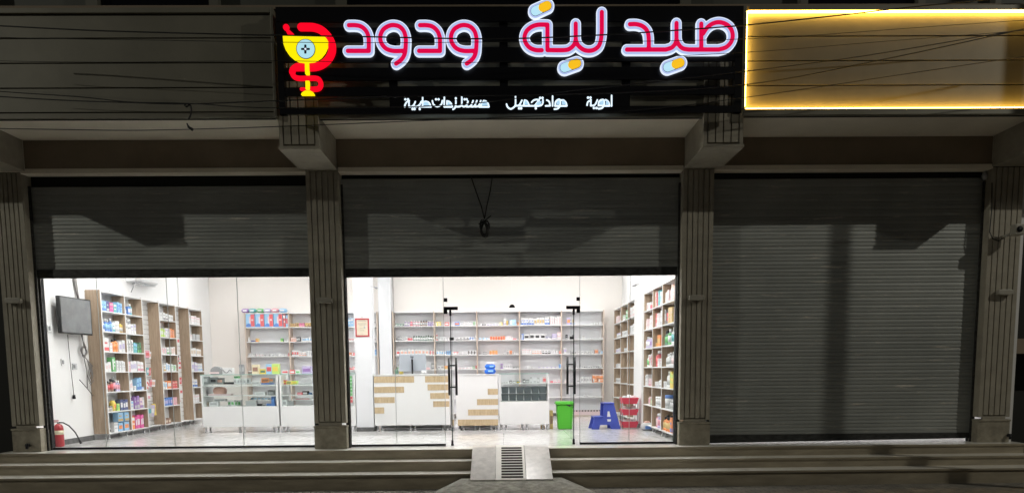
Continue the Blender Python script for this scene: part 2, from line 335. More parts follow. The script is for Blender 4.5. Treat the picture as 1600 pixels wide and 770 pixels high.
# fascia, in three lengths
GR = [4.625, 4.71, 5.027, 5.347, 5.664, 5.965]
def fascia(x0, x1, y, mm='fascia'):
    m = MB().box(x0, x1, y + 0.03, y + 0.06, GR[0], 6.03, 1)
    for a, b in zip(GR[:-1], GR[1:]): m.box(x0, x1, y, y + 0.03, a + .008, b - .008, 0)
    m.box(x0, x1, y - (.062 if mm != 'fascia' else .035), y + .03, 5.972, 6.035, 0)
    return m.build('fascia_panel', [M[mm], M['gap']], bd, bevel=0.002)
fascia(-9.5, -3.06, -1.0); fascia(-2.47, 2.78, -0.965); fascia(3.345, 9.5, -1.0, 'fascia_pale')
MB().box(-3.058, -3.02, -1.04, -0.95, 4.625, 6.035).build('edge_trim', M['fascia'], bd, bevel=.004)
MB().box(-9.5, 9.5, -0.96, -0.9, 4.755, 6.1).build('parapet', M['beam'], bd)
MB().box(3.30, 9.5, -1.066, -1.0, 4.62, 4.70).box(3.27, 3.321, -1.066, -0.99, 4.702, 6.035).build('led_lip', M['fascia'], bd, bevel=.004)
MB().box(-9.5, 9.5, -0.85, 8, 4.75, 4.9).build('upper_slab', M['plaster'], bd)
# upper floor, only its foot shows
up = MB().box(-9.5, 9.5, -0.62, -0.5, 6.1, 8.6).build('upper_wall', M['upper'], bd)
for a, b in ((-7.0, -6.93), (-5.66, -5.50), (-3.98, -3.86), (-2.25, -2.11), (2.52, 2.65), (4.18, 4.28), (5.82, 5.92), (6.9, 6.98)):
    MB().box(a, b, -0.74, -0.622, 6.06, 8.6).build('post', M['upper_post'], up)
for a, b in ((-5.48, -4.0), (-2.09, 2.5), (4.3, 5.8)):
    MB().box(a, b, -0.66, -0.622, 6.1, 8.5).build('window', M['dark_glass'], up)
MB().box(-9.5, 9.5, -0.99, -0.6, 6.037, 6.062).build('ledge', M['beam'], bd)
# interior shell
MB().box(-7.62, -7.5, 0.62, 7.37, -0.2, 4.1).build('side_wall', M['white_wall'], bd)
MB().box(-7.62, -7.5, 0.1, 0.618, -0.2, 4.1).build('side_wall', M['white_wall'], bd)
MB().box(3.1, 3.22, 0.1, 7.37, -0.2, 4.1).build('side_wall', M['white_wall'], bd)
MB().box(-7.498, 3.098, 7.25, 7.37, -0.2, 4.1).build('back_wall', M['cream_wall'], bd)
MB().box(-7.6, 3.2, 0.46, 7.4, 4.1, 4.2).build('ceiling', M['ceiling'], bd)
for y0, y1 in ((2.68, 2.86), (5.5, 5.72)): MB().box(-7.499, -7.46, y0, y1, 0, 4.1).build('pilaster', M['white_wall'], bd)
c1 = MB().box(-2.945, -2.605, 3.1, 3.44, 0.0, 4.1).build('column', M['col_wall'], bd); MB().box(-2.95, -2.6, 3.092, 3.446, 0.001, 0.085).build('baseboard', M['baseboard'], c1)
MB().box(-3.13, -2.815, 6.93, 7.249, 0.0, 4.1).build('column', M['col_wall'], bd)
c3 = MB().box(2.80, 3.099, 3.17, 4.02, 0.0, 4.1).build('column', M['white_wall'], bd); MB().box(2.795, 3.098, 3.162, 4.03, 0.001, 0.085).build('baseboard', M['baseboard'], c3)
MB().box(-7.498, -7.486, 0.62, 1.9, 0.001, 0.09).build('baseboard', M['baseboard'], bd)
# third shop, closed: a plain lit room behind its shutter
MB().box(3.222, 8.2, 0.46, 5.0, 4.1, 4.2).build('ceiling', M['ceiling'], bd); MB().box(8.0, 8.12, 0.1, 5, -0.2, 4.1).build('side_wall', M['white_wall'], bd); MB().box(3.222, 8.0, 5.0, 5.1, -0.2, 4.1).build('back_wall', M['white_wall'], bd)
struct('floor', MB().box(3.222, 7.999, 0.12, 5.0, -0.2, 0.0), M['floor'])
# neighbours either side, the darkness put into their near-black colour
nb = thing('neighbouring_building', 'neighbouring building set back beyond the end pillar, darkness put into its colour', 'building')
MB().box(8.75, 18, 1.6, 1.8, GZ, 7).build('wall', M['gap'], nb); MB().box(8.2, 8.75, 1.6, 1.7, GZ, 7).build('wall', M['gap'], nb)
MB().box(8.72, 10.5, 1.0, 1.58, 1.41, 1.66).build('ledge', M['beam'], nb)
nb = thing('neighbouring_building', 'neighbouring building at the far left end of the steps, darkness put into its colour', 'building'); MB().box(-18, -7.9, 2.2, 2.4, GZ, 7).build('wall', M['gap'], nb)

# ------------------------------------------------------------------ roller shutters
def shutter(x0, x1, zb, label, gap_tilt=0.0):
    t = thing('roller_shutter', label, 'shutter', ((x0 + x1) / 2, 0.18, zb)); hw = (x1 - x0) / 2
    zt = 4.045 - zb; z = 0.125; pr = [(0.0, z)]
    P = 0.1135
    while z < zt:
        for dy, dz in ((0.0, 0.0), (-0.003, 0.010), (-0.0035, 0.048), (0.0035, 0.051), (0.0035, 0.056), (-0.0035, 0.059), (-0.003, 0.084), (-0.001, 0.096), (0.006, 0.098), (0.007, 0.106), (0.001, 0.110)): pr.append((dy, z + dz))
        z += P
    vs = [(-hw, y, zz) for y, zz in pr] + [(hw, y, zz) for y, zz in pr]; n = len(pr)
    MB()._new(vs, [(i, i + 1, n + i + 1, n + i) for i in range(n - 1)], 0).build('curtain', M['shutter'], t)
    ty = gap_tilt
    MB()._new([(-hw, -.022, 0), (hw, -.022, ty), (hw, .022, ty), (-hw, .022, 0), (-hw, -.022, .128), (hw, -.022, .128), (hw, .022, .128), (-hw, .022, .128)], [(0, 3, 2, 1), (4, 5, 6, 7), (0, 1, 5, 4), (1, 2, 6, 5), (2, 3, 7, 6), (3, 0, 4, 7)]).build('bottom_rail', M['shutter_rail'], t)
    for s in (-1, 1): MB().box(s * hw - .03, s * hw + .03, -.05, -.028, -zb, zt).box(s * hw - .03, s * hw + .03, .03, .05, -zb, zt).build('guide_rail', M['shutter_rail'], t)
    return t
shutter(-7.2, -2.952, 2.672, 'grey roller shutter half raised above the shelf-lined left window')
shutter(-2.455, 2.768, 2.655, 'grey roller shutter half raised above the glass doors, coiled cable hanging before it')
shutter(3.245, 7.5, 0.012, 'grey roller shutter pulled fully down with light leaking beneath', 0.042)

# ------------------------------------------------------------------ glazed shop front
gf = thing('glass_shopfront', 'frameless glass shop front with two open glass doors beside the counters', 'shop front')
def pane(x0, x1, z0, z1, y=0.3): return MB().box(x0 + .004, x1 - .004, y, y + 0.01, z0, z1).build('pane', M['glass'], gf)
def seam(x, z0, z1, y=0.3): MB().box(x - .0035, x + .0035, y - .001, y + .011, z0, z1).build('seam', M['seam'], gf)
xs = [-7.23, -6.36, -5.27, -4.17, -2.93]
for a, b in zip(xs[:-1], xs[1:]): pane(a, b, 0.03, 2.86)
for a in xs[1:-1]: seam(a, 0.03, 2.86)
xs = [-2.44, -1.72, -0.93]
for a, b in zip(xs[:-1], xs[1:]): pane(a, b, 0.03, 2.86)
seam(-1.72, .03, 2.86)
pane(1.23, 2.03, 0.03, 2.86); pane(2.03, 2.76, .03, 2.86); seam(2.03, .03, 2.86)
pane(-0.93, 0.155, 2.18, 2.86); pane(0.155, 1.23, 2.18, 2.86); seam(-.93, .03, 2.86); seam(1.23, .03, 2.86)
for a, b in ((-7.23, -2.93), (-2.44, -0.93), (1.23, 2.765)): MB().box(a, b, 0.275, 0.335, 0.0, 0.03).build('bottom_channel', M['black'], gf)
MB().box(-7.245, -7.2, 0.26, 0.34, 0.0, 2.86).build('side_channel', M['black'], gf); MB().box(2.745, 2.769, 0.275, 0.335, 0, 2.86).build('side_channel', M['black'], gf)
for s, hx in ((-1, -0.825), (1, 1.135)):
    ang = R(92.5) if s < 0 else R(87.5)
    d = bpy.data.objects.new('door', None); COL.objects.link(d); d.parent = gf; d.location = (hx, 0.305, 0); d.rotation_euler = (0, 0, ang)
    MB().box(0.02, 0.95, -0.006, 0.006, 0.012, 2.14).build('leaf', M['case_glass'], d)
    MB().box(0.004, 0.02, -0.007, 0.007, 0.012, 2.14).build('edge_strip', M['glass_edge'], d)
    MB().box(0.0, 0.10, -0.016, 0.016, 0.004, 0.085).box(-.01, .03, -.02, .02, 0, .03).build('floor_patch', M['black'], d)
    MB().box(0.0, 0.10, -0.016, 0.016, 2.07, 2.155).build('top_patch', M['black'], d)
    hm = MB()
    for q in (-1, 1):
        hm.tube([(0.80, q * 0.062, 0.78), (0.80, q * 0.062, 1.42)], 0.021, 10)
    for zz in (0.92, 1.29): hm.tube([(0.80, -0.062, zz), (0.80, 0.062, zz)], 0.012, 8)
    hm.build('handle', M['black'], d)
    MB().tube([(0.55, -0.035, 1.73), (0.55, 0.035, 1.73)], 0.026, 12).build('lock', M['black'], d)
    xe = hx + s * 0.10
    MB().box(min(hx - s * .12, xe), max(hx - s * .12, xe), 0.283, 0.327, 2.155, 2.205).box(min(xe, xe - s * .055), max(xe, xe - s * .055), 0.283, 0.327, 2.095, 2.154).build('patch_fitting', M['black'], gf, bevel=.002)
    MB().box(xe - s * .03 - .027, xe - s * .03 + .027, 0.285, 0.325, 2.285, 2.34).build('glass_clamp', M['black'], gf, bevel=.002)
MB().prism([(0.155 + 0.046 * math.cos(a), 2.185 + 0.05 * math.sin(a)) for a in [math.pi * k / 14 for k in range(15)]], 0.285, 0.325).build('lock_patch', M['black'], gf)

# ------------------------------------------------------------------ pharmacy sign
SY = -1.222
sg = thing('pharmacy_sign', 'wide black slatted sign with glowing Arabic lettering and a snake and bowl emblem', 'sign')
def sp(px, py): v = at(px, py, Y=SY); return (v.x, v.z)
PXM = 0.00889
SX0, SX1, SZ0, SZ1 = -2.94, 3.235, 4.615, 5.965
pz = lambda y: SZ1 - (y - 15.5) * (SZ1 - SZ0) / 165.0
pxx = lambda x: at(x, 100, Y=-1.12).x
m = MB().box(SX0, SX1, -1.185, -1.145, pz(38), pz(15.5)).box(SX0, SX0 + .08, -1.186, -1.1, SZ0, pz(39)).box(SX1 - .1, SX1, -1.186, -1.1, SZ0, pz(39)).box(SX0, SX1, -1.185, -1.145, SZ0, pz(170))
m.box(SX0, SX1, -1.10, -1.0, pz(20), pz(15.5)).build('frame', M['black'], sg)
for a, b in ((47, 68), (78, 100), (109, 128), (139, 152)): MB().box(SX0 + .082, SX1 - .102, -1.183, -1.147, pz(b), pz(a)).build('slat', M['black'], sg)
for a in (614, 787, 978): MB().box(pxx(a) - .055, pxx(a) + .055, -1.144, -1.08, SZ0 + .02, SZ1 - .03).build('mullion', M['black'], sg)
MB().box(pxx(612), pxx(982), -1.188, -1.186, pz(171), pz(138)).build('backing_panel', M['black'], sg)

def sdf_build(name, strokes, polys, parent, mats, y0, y1, h, xf=None):
    """letters: union of round strokes (points with radius) and filled polygons, cut from a sheet y0..y1 thick"""
    segs = []
    for pts, r in strokes:
        rr = r if isinstance(r, (list, tuple)) else [r] * len(pts)
        if len(pts) == 1: segs.append((pts[0], pts[0], rr[0], rr[0]))
        for i in range(len(pts) - 1): segs.append((pts[i], pts[i + 1], rr[i], rr[i + 1]))
    allp = [p for s in segs for p in s[:2]] + [p for q, _ in polys for p in q]
    mr = max([max(s[2], s[3]) for s in segs] + [r for _, r in polys] + [0]) + 2 * h
    x0 = min(p[0] for p in allp) - mr; x1 = max(p[0] for p in allp) + mr; z0 = min(p[1] for p in allp) - mr; z1 = max(p[1] for p in allp) + mr
    nx, nz = int((x1 - x0) / h) + 2, int((z1 - z0) / h) + 2
    def dseg(x, z, s):
        (ax, az), (bx, bz), ra, rb = s; dx, dz = bx - ax, bz - az; L = dx * dx + dz * dz
        t = 0 if L == 0 else max(0, min(1, ((x - ax) * dx + (z - az) * dz) / L))
        return math.hypot(x - ax - t * dx, z - az - t * dz) - (ra + (rb - ra) * t)
    def dpoly(x, z, q, r):
        ins = False; d = 1e9; n = len(q)
        for i in range(n):
            a, b = q[i], q[(i + 1) % n]
            d = min(d, dseg(x, z, (a, b, 0, 0)))
            if (a[1] > z) != (b[1] > z) and x < (b[0] - a[0]) * (z - a[1]) / (b[1] - a[1]) + a[0]: ins = not ins
        return (-d if ins else d) - r
    fld = [[min([dseg(x0 + i * h, z0 + j * h, s) for s in segs] + [dpoly(x0 + i * h, z0 + j * h, q, r) for q, r in polys]) for j in range(nz)] for i in range(nx)]
    bm = bmesh.new(); cache = {}
    def node(i, j):
        k = (i, j)
        if k not in cache: cache[k] = bm.verts.new((x0 + i * h, y0, z0 + j * h))
        return cache[k]
    def cut(a, b):
        k = (a, b) if a < b else (b, a)
        if k not in cache:
            fa, fb = fld[k[0][0]][k[0][1]], fld[k[1][0]][k[1][1]]; t = min(0.98, max(0.02, fa / (fa - fb)))
            cache[k] = bm.verts.new((x0 + (k[0][0] + (k[1][0] - k[0][0]) * t) * h, y0, z0 + (k[0][1] + (k[1][1] - k[0][1]) * t) * h))
        return cache[k]
    for i in range(nx - 1):
        for j in range(nz - 1):
            cs = [(i, j), (i + 1, j), (i + 1, j + 1), (i, j + 1)]; ins = [fld[a][b] < 0 for a, b in cs]
            if not any(ins): continue
            poly = []
            for k in range(4):
                if ins[k]: poly.append(node(*cs[k]))
                if ins[k] != ins[(k + 1) % 4]: poly.append(cut(cs[k], cs[(k + 1) % 4]))
            if len(poly) >= 3:
                try: bm.faces.new(poly)
                except ValueError: pass
    edges = [e for e in bm.edges if len(e.link_faces) == 1]
    low = {}
    for e in edges:
        for v in e.verts:
            if v not in low: low[v] = bm.verts.new((v.co.x, y1, v.co.z))
    for e in edges:
        a, b = e.verts
        f = bm.faces.new((a, b, low[b], low[a])); f.material_index = len(mats) - 1
    me = bpy.data.meshes.new(name); bm.to_mesh(me); bm.free()
    for mm in mats: me.materials.append(mm)
    o = bpy.data.objects.new(name, me); COL.objects.link(o); o.parent = parent
    return o
def smooth(pts, n=5):
    """Catmull-Rom through the traced points"""
    if len(pts) < 3: return pts
    P = [pts[0]] + list(pts) + [pts[-1]]; out = []
    for i in range(1, len(P) - 2):
        p0, p1, p2, p3 = P[i - 1], P[i], P[i + 1], P[i + 2]
        for k in range(n):
            t = k / n
            out.append(tuple(0.5 * (2 * p1[a] + (p2[a] - p0[a]) * t + (2 * p0[a] - 5 * p1[a] + 4 * p2[a] - p3[a]) * t * t + (3 * p1[a] - p0[a] - 3 * p2[a] + p3[a]) * t ** 3) for a in (0, 1)))
    return out + [pts[-1]]
A1 = lambda p, dx=0: (420 + (p[0] + dx) / 3.85, p[1] / 3.85)
A2 = lambda p: (780 + p[0] / 3.85, p[1] / 3.85)
def sgn(pts, f, sm=True): q = [sp(*f(p)) for p in pts]; return smooth(q) if sm else q
def letter(strokes, name='letter'):
    o = sdf_build(name, [(s, 7.9 * PXM) for s in strokes], [], sg, [M['white_led'], M['white_led']], SY, SY + 0.03, 0.0125)
    sdf_build('pale_band', [(s, 6.7 * PXM) for s in strokes], [], o, [M['band_led']], SY - 0.003, SY - 0.001, 0.0125)
    sdf_build('red_inlay', [(s, 3.15 * PXM) for s in strokes], [], o, [M['red_led']], SY - 0.007, SY - 0.004, 0.0095)
for dx, wx in ((0, 0), (428, 425)):
    f = lambda p, dx=dx: A1(p, dx)
    letter([sgn([(482, 155), (522, 155), (556, 163), (585, 188), (600, 225), (602, 262)], f), sgn([(602, 262), (602, 309)], f, 0), sgn([(602, 309), (476, 309)], f, 0)])
    f = lambda p, dx=wx: A1(p, dx)
    letter([sgn([(800, 309), (748, 309), (704, 294), (676, 258), (672, 218), (688, 182), (718, 161), (750, 154), (786, 163), (812, 190), (824, 230), (824, 275), (820, 318), (808, 348), (788, 370), (766, 385)], f), sgn([(800, 309), (822, 309)], f, 0)])
f = A2
letter([sgn([(288, 152), (236, 152), (196, 164), (165, 190), (152, 226), (160, 262), (184, 290), (220, 304), (256, 305)], f), sgn([(290, 152), (290, 304)], f, 0), sgn([(290, 304), (395, 304), (430, 292), (452, 268), (460, 238)], f),
        sgn([(460, 146), (460, 238)], f, 0), sgn([(460, 238), (472, 272), (500, 298), (532, 308), (568, 303), (598, 280), (612, 240), (617, 190)], f), sgn([(617, 190), (617, 76)], f, 0)])
letter([sgn([(786, 149), (826, 149), (864, 162), (890, 190), (899, 232), (899, 300)], f), sgn([(768, 301), (1000, 301)], f, 0), sgn([(1000, 301), (1036, 290), (1058, 266), (1066, 238)], f), sgn([(1066, 142), (1066, 238)], f, 0),
        sgn([(1066, 238), (1080, 272), (1104, 294), (1140, 301)], f), sgn([(1140, 301), (1320, 301)], f, 0), sgn([(1320, 301), (1364, 287), (1394, 256), (1404, 218), (1394, 178), (1366, 150), (1325, 137), (1284, 145), (1250, 170), (1226, 205)], f), sgn([(1215, 146), (1215, 300)], f, 0)])
for a, b in (((217, 70), (288, 38)), ((393, 410), (466, 384)), ((1013, 407), (1088, 380))):
    p, q = sp(*A2(a)), sp(*A2(b)); mid = ((p[0] + q[0]) / 2, (p[1] + q[1]) / 2); e = lambda u, v, t: (u[0] + (v[0] - u[0]) * t, u[1] + (v[1] - u[1]) * t)
    cp = sdf_build('capsule', [([p, q], 10.8 * PXM)], [], sg, [M['white_led']], SY, SY + .03, .0125)
    sdf_build('pale_band', [([p, q], 9.4 * PXM)], [], cp, [M['band_led']], SY - .003, SY - .001, .0125)
    sdf_build('capsule_outline', [([p, q], 6.9 * PXM)], [], cp, [M['navy']], SY - .005, SY - .0035, .0095)
    sdf_build('capsule_half', [([p, e(p, q, .36)], 6.4 * PXM)], [], cp, [M['aqua_led']], SY - .009, SY - .006, .0095)
    sdf_build('capsule_half', [([q, e(q, p, .36)], 6.4 * PXM)], [], cp, [M['orange_led']], SY - .012, SY - .0095, .0095)
B = lambda p: (430 + p[0] / 5.31, 20 + p[1] / 5.31)
k = PXM / 5.31
sdf_build('snake', [(sgn([(212, 115), (262, 115), (318, 118), (378, 140), (432, 190), (464, 250), (468, 318), (440, 380), (390, 425), (330, 446), (250, 448), (178, 448), (148, 462), (138, 490), (150, 522), (186, 540), (260, 541), (335, 541), (364, 556), (376, 590), (366, 618), (340, 630), (270, 631), (215, 631)], B),
          [x * k for x in ([30] * 56 + [24] * 10 + [19] * 44 + [13] * 6)])], [], sg, [M['snake_led']], SY + .012, SY + .03, .011)
bw = sdf_build('bowl', [], [(sgn([(66, 196), (404, 196), (426, 222), (436, 240), (432, 285), (412, 330), (380, 370), (335, 400), (290, 414), (250, 418), (205, 410), (160, 388), (118, 352), (90, 310), (72, 262)], B, 0), .004)], sg, [M['yellow_led']], SY - .006, SY + .03, .012)
for q in ([(246, 418), (280, 418), (283, 514), (249, 514)], [(250, 566), (284, 566), (286, 640), (252, 640)]): sdf_build('stem', [], [(sgn(q, B, 0), 0)], sg, [M['yellow_led']], SY - .004, SY + .03, .01)
sdf_build('foot', [], [(sgn([(212, 686), (222, 664), (250, 648), (290, 648), (318, 664), (330, 686)], B, 0), 0)], sg, [M['yellow_led']], SY - .006, SY + .03, .01)
sdf_build('pestle', [(sgn([(88, 118)], B, 0), 24 * k), (sgn([(96, 140), (134, 192)], B, 0), [12 * k, 24 * k])], [], sg, [M['snake_led']], SY + .01, SY + .03, .01)
em = sdf_build('emblem', [(sgn([(255, 305)], B, 0), 75 * k)], [], bw, [M['navy']], SY - .010, SY - .0065, .01)
sdf_build('emblem_disc', [(sgn([(255, 305)], B, 0), 70 * k)], [], bw, [M['emblem_led']], SY - .014, SY - .0105, .01)
sdf_build('emblem_cross', [], [(sgn([(218, 299), (244, 299), (244, 271), (262, 271), (262, 299), (290, 299), (290, 316), (262, 316), (262, 345), (244, 345), (244, 316), (218, 316)], B, 0), 0)], bw, [M['navy']], SY - .018, SY - .0145, .006)
sdf_build('emblem_dot', [(sgn([(254, 308)], B, 0), 8 * k)], [], bw, [M['white_led']], SY - .022, SY - .0185, .004)
TA = lambda p: (622 + p[0] / 10.667, 140 + p[1] / 10.667)
TB = lambda p: (780 + p[0] / 8.42, 140 + p[1] / 8.42)
def word(f, sc, strokes, dots, fills, r, rd):
    o = sdf_build('small_word', [(sgn(s, f, len(s) > 2), r / sc * PXM) for s in strokes] + [(sgn([d], f, 0), rd / sc * PXM) for d in dots], [], sg, [M['white_led_small']], SY + .03, SY + .075, 0.0065)
    for q in fills: sdf_build('letter_fill', [], [(sgn(q, f, 0), 0)], o, [M['pale_led']], SY + .006, SY + .011, 0.0065)
word(TA, 10.667, [[(105, 275), (113, 235), (140, 195), (180, 172)], [(176, 172), (176, 272)], [(176, 272), (225, 268), (262, 235), (282, 188)], [(240, 272), (310, 268), (358, 235), (382, 188)], [(345, 272), (545, 275)], [(405, 108), (405, 270)],
     [(410, 205), (452, 186), (500, 200), (528, 235), (541, 275)], [(568, 175), (582, 230), (620, 262), (660, 268), (702, 250), (726, 215), (734, 172)], [(768, 112), (765, 272)], [(765, 275), (900, 275)], [(812, 178), (850, 190), (882, 222), (902, 272)], [(812, 178), (812, 272)],
     [(960, 172), (960, 225), (945, 290), (912, 316)], [(1060, 106), (1058, 235), (1030, 268), (960, 272)], [(1058, 250), (1090, 272), (1138, 250), (1164, 182)], [(1140, 272), (1205, 262), (1250, 172)], [(1215, 272), (1270, 262), (1312, 172)], [(1280, 272), (1340, 258), (1378, 172)],
     [(1425, 172), (1470, 188), (1502, 230), (1512, 274)], [(1350, 275), (1512, 275)], [(1425, 172), (1400, 225), (1365, 272)]],
     [(115, 150), (160, 150), (235, 312), (270, 312), (355, 312), (628, 150), (672, 150), (960, 133), (1105, 150), (1140, 150)],
     [[(825, 200), (860, 220), (885, 262), (825, 262)], [(1425, 190), (1470, 205), (1498, 262), (1390, 262)], [(420, 215), (455, 200), (500, 215), (525, 262), (420, 262)]], 12.5, 18)
word(TB, 8.42, [[(97, 182), (110, 218), (150, 244), (188, 226), (214, 190), (215, 80)], [(215, 203), (520, 205)], [(225, 203), (265, 192), (300, 132)], [(335, 130), (368, 145), (396, 200)], [(335, 130), (322, 200)], [(428, 158), (455, 132), (490, 122), (526, 130), (498, 165), (470, 200)],
     [(578, 128), (574, 172), (545, 200), (480, 206)], [(628, 128), (660, 150), (672, 203)], [(672, 203), (612, 205)], [(705, 75), (705, 205)], [(740, 200), (744, 155), (775, 124), (802, 128), (804, 195), (775, 238), (728, 246)], [(735, 205), (892, 205)], [(818, 130), (850, 132), (880, 162), (892, 203)]],
     [(262, 237), (290, 237), (483, 236), (540, 100), (572, 100)], [[(338, 140), (364, 155), (386, 195), (330, 195)], [(755, 195), (758, 155), (795, 138), (800, 195)], [(825, 145), (850, 145), (872, 170), (880, 196), (825, 196)], [(480, 200), (505, 160), (560, 150), (545, 195)]], 10, 15)
word(TB, 8.42, [[(1160, 196), (1170, 155), (1212, 127)], [(1210, 127), (1208, 200)], [(1208, 202), (1262, 192), (1296, 127)], [(1310, 198), (1318, 150), (1345, 128), (1378, 128), (1384, 190), (1358, 232), (1312, 242)], [(1310, 200), (1380, 200)], [(1404, 125), (1440, 150), (1458, 202)], [(1458, 204), (1392, 204)], [(1484, 68), (1484, 205)]],
     [(1172, 96), (1205, 96), (1250, 232), (1285, 232)], [[(1325, 192), (1330, 155), (1372, 138), (1376, 192)], [(1408, 140), (1436, 160), (1448, 196), (1400, 196)]], 10, 15)

# warm LED border round the blank fascia panel
lf = thing('led_strip_light', 'warm yellow LED strip outlining the blank fascia panel beside the pharmacy sign', 'LED strip')
MB().box(3.322, 3.333, -1.06, -1.008, 4.74, 5.962).build('strip', M['led_strip'], lf)
MB().box(3.34, 9.4, -1.06, -1.008, 4.702, 4.712).build('strip', M['led_strip'], lf)
MB().box(3.345, 9.4, -1.055, -1.008, 5.957, 5.969).build('strip', M['led_strip'], lf)

# ------------------------------------------------------------------ street furniture on and before the facade
for (x, z), lb in zip(((-7.42, 2.315), (-2.715, 2.285), (2.985, 2.283), (7.77, 2.33)), ('unlit oval wall lamp on the leftmost fluted pillar, beside the wall screen', 'unlit oval wall lamp on the pillar between the left window and the doors', 'unlit oval wall lamp on the pillar between the right shelves and the closed shutter', 'unlit oval wall lamp on the end pillar, below the security camera')):
    t = thing('wall_lamp', lb, 'wall lamp', (x, 0, z), 0, 'wall lamps on the pillars')
    MB().prism([(0.122 * math.copysign(abs(math.cos(a)) ** .45, math.cos(a)), 0.044 * math.copysign(abs(math.sin(a)) ** .6, math.sin(a))) for a in [2 * math.pi * k / 28 for k in range(28)]], -0.085, -0.018).build('lamp_cover', M['lamp_plastic'], t, bevel=.012)
    MB().box(-.10, .10, -.018, -0.001, -.03, .03).build('base_plate', M['lamp_plastic'], t)
t = thing('security_camera', 'small white security camera on the end pillar above the wall lamp', 'camera', (7.80, -0.002, 3.24))
MB().box(-.075, .075, -.26, -.13, -.08, .08).build('body', M['lamp_plastic'], t, bevel=.015)
MB().tube([(-.015, -.262, 0), (-.015, -.272, 0)], .045, 14).build('lens', M['black'], t)
MB().tube([(-.1, 0, -.07), (-.1, -.09, -.07), (0, -.14, -.02)], .022, 8).build('bracket_arm', M['lamp_plastic'], t)
t = thing('cable', 'thin black cable drooping from the shutter head to the security camera', 'cable')
MB().tube([(7.5, -.012, 3.98), (7.515, -.02, 3.6), (7.50, -.02, 3.25), (7.55, -.03, 3.14), (7.64, -.03, 3.11), (7.72, -.03, 3.15)], .008, 6).build('cord', M['cable'], t)
tag(MB().tube([(7.46, .10, 4.18), (7.46, .11, 4.12), (7.47, .1, 4.06)], [.012, .045, .03], 10).build('bulb', M['grey_plastic']), 'small glass bulb hanging at the top corner of the closed shutter', 'bulb')
for x, lb in ((-7.5, 'tap stub low on the plinth of the leftmost pillar'), (7.86, 'black outlet low on the plinth of the end pillar')):
    tag(MB().tube([(x + .12, -.022, .11), (x + .12, -.07, .11)], .028, 10).tube([(x + .12, -.06, .11), (x + .12, -.07, .05)], .02, 8).build('wall_tap', M['black'], None), lb, 'tap')
def cable(pts, r, label, Y=-1.55, grp='power cables strung across the facade'):
    q = []
    for i, p in enumerate(pts):
        v = at(p[0], p[1], Y=Y); q.append((v.x, v.z))
    q = smooth(q, 6)
    tag(MB().tube([(a, Y + .05 * math.sin(a * .7), b) for a, b in q], r, 6).build('overhead_cable', M['cable']), label, 'cable', grp)
cable([(-60, 35), (0, 38), (170, 48), (385, 57), (435, 58), (530, 60), (760, 61.5), (936, 53), (1040, 46), (1164, 37.5), (1290, 26), (1383, 17), (1480, 8), (1600, -3)], .008, 'thick black cable sagging across the upper lettering of the sign')
cable([(-60, 52), (0, 56), (230, 63), (435, 69), (620, 69.5), (780, 66), (1164, 59), (1300, 53), (1600, 35)], .0035, 'thin cable crossing the middle of the big sign letters')
cable([(-60, 90), (0, 93), (200, 97), (435, 98), (620, 101), (780, 97), (1164, 80), (1350, 68), (1560, 54), (1640, 46)], .0035, 'thin cable passing just under the big sign letters')
cable([(-60, 134), (0, 141), (120, 150), (200, 159), (293, 162.5), (435, 171), (700, 166), (900, 140), (1164, 110), (1350, 88), (1560, 55), (1660, 38)], .006, 'black cable dipping to the knot then rising over the warm lit panel')
cable([(-60, 144), (0, 149), (110, 156), (200, 160), (293, 163.5), (435, 160), (640, 153), (900, 146), (1164, 131), (1400, 90), (1600, 48), (1660, 36)], .007, 'black cable through the wire knot and steeply up across the lit panel')
cable([(-60, 197), (0, 199), (90, 201), (200, 203.5), (300, 203), (435, 200), (560, 195), (780, 184), (1000, 170), (1164, 151), (1400, 119), (1600, 91), (1660, 84)], .005, 'lowest thin cable, hanging in front of the canopy soffit')
q = [at(a, b, Y=-1.56) for a, b in ((291, 162), (288, 165), (291, 167), (295, 165), (294, 162), (298, 166), (299, 172), (298, 180), (294, 187))]
tag(MB().tube(q, .012, 6).build('wire_knot', M['cable']), 'dangling black wire end knotted round the left cables', 'wire')
q = [at(a, b, Y=-1.56) for a, b in ((292, 193), (295, 199), (301, 203))]
tag(MB().tube(q, [.008, .016, .022], 6).build('cable_hook', M['cable']), 'short black hook on the lowest cable below the knot', 'hook')
t = thing('cable_coil', 'tangled black cable coil hanging before the middle shutter', 'cable coil')
q = [at(a, b, Y=.05) for a, b in ((736, 276), (744, 300), (752, 322), (757, 342))]; MB().tube(q, .010, 6).build('strand', M['cable'], t)
q = [at(a, b, Y=.05) for a, b in ((769, 278), (766, 298), (760, 325), (757, 342))]; MB().tube(q, .009, 6).build('strand', M['cable'], t)
cc = at(757, 355, Y=.05)
m = MB()
for i in range(7):
    rx, rz = random.uniform(.035, .085), random.uniform(.08, .145); ph = random.uniform(-.5, .5)
    m.tube([(cc.x + rx * math.sin(a) + .02 * math.sin(ph) + ph * .06 * math.cos(a), .05 + .018 * math.cos(a + i), cc.z + rz * math.cos(a) - .02) for a in [2 * math.pi * k / 18 for k in range(19)]], .008, 5)
m.tube([at(a, b, Y=.04) for a, b in ((767, 337), (757, 345), (748, 350))], .009, 5)
m.build('coil_loop', M['cable'], t)
t = thing('utility_pole', 'slim round steel utility pole standing on the pavement before the end pillar', 'pole', (10.0, -3.0, GZ))
MB().tube([(0, 0, 0), (0, 0, 9.5)], [.075, .06], 14).build('pole', M['steel'], t); MB().box(-.7, .7, -.05, .05, 8.6, 8.72).build('crossarm', M['upper_post'], t)
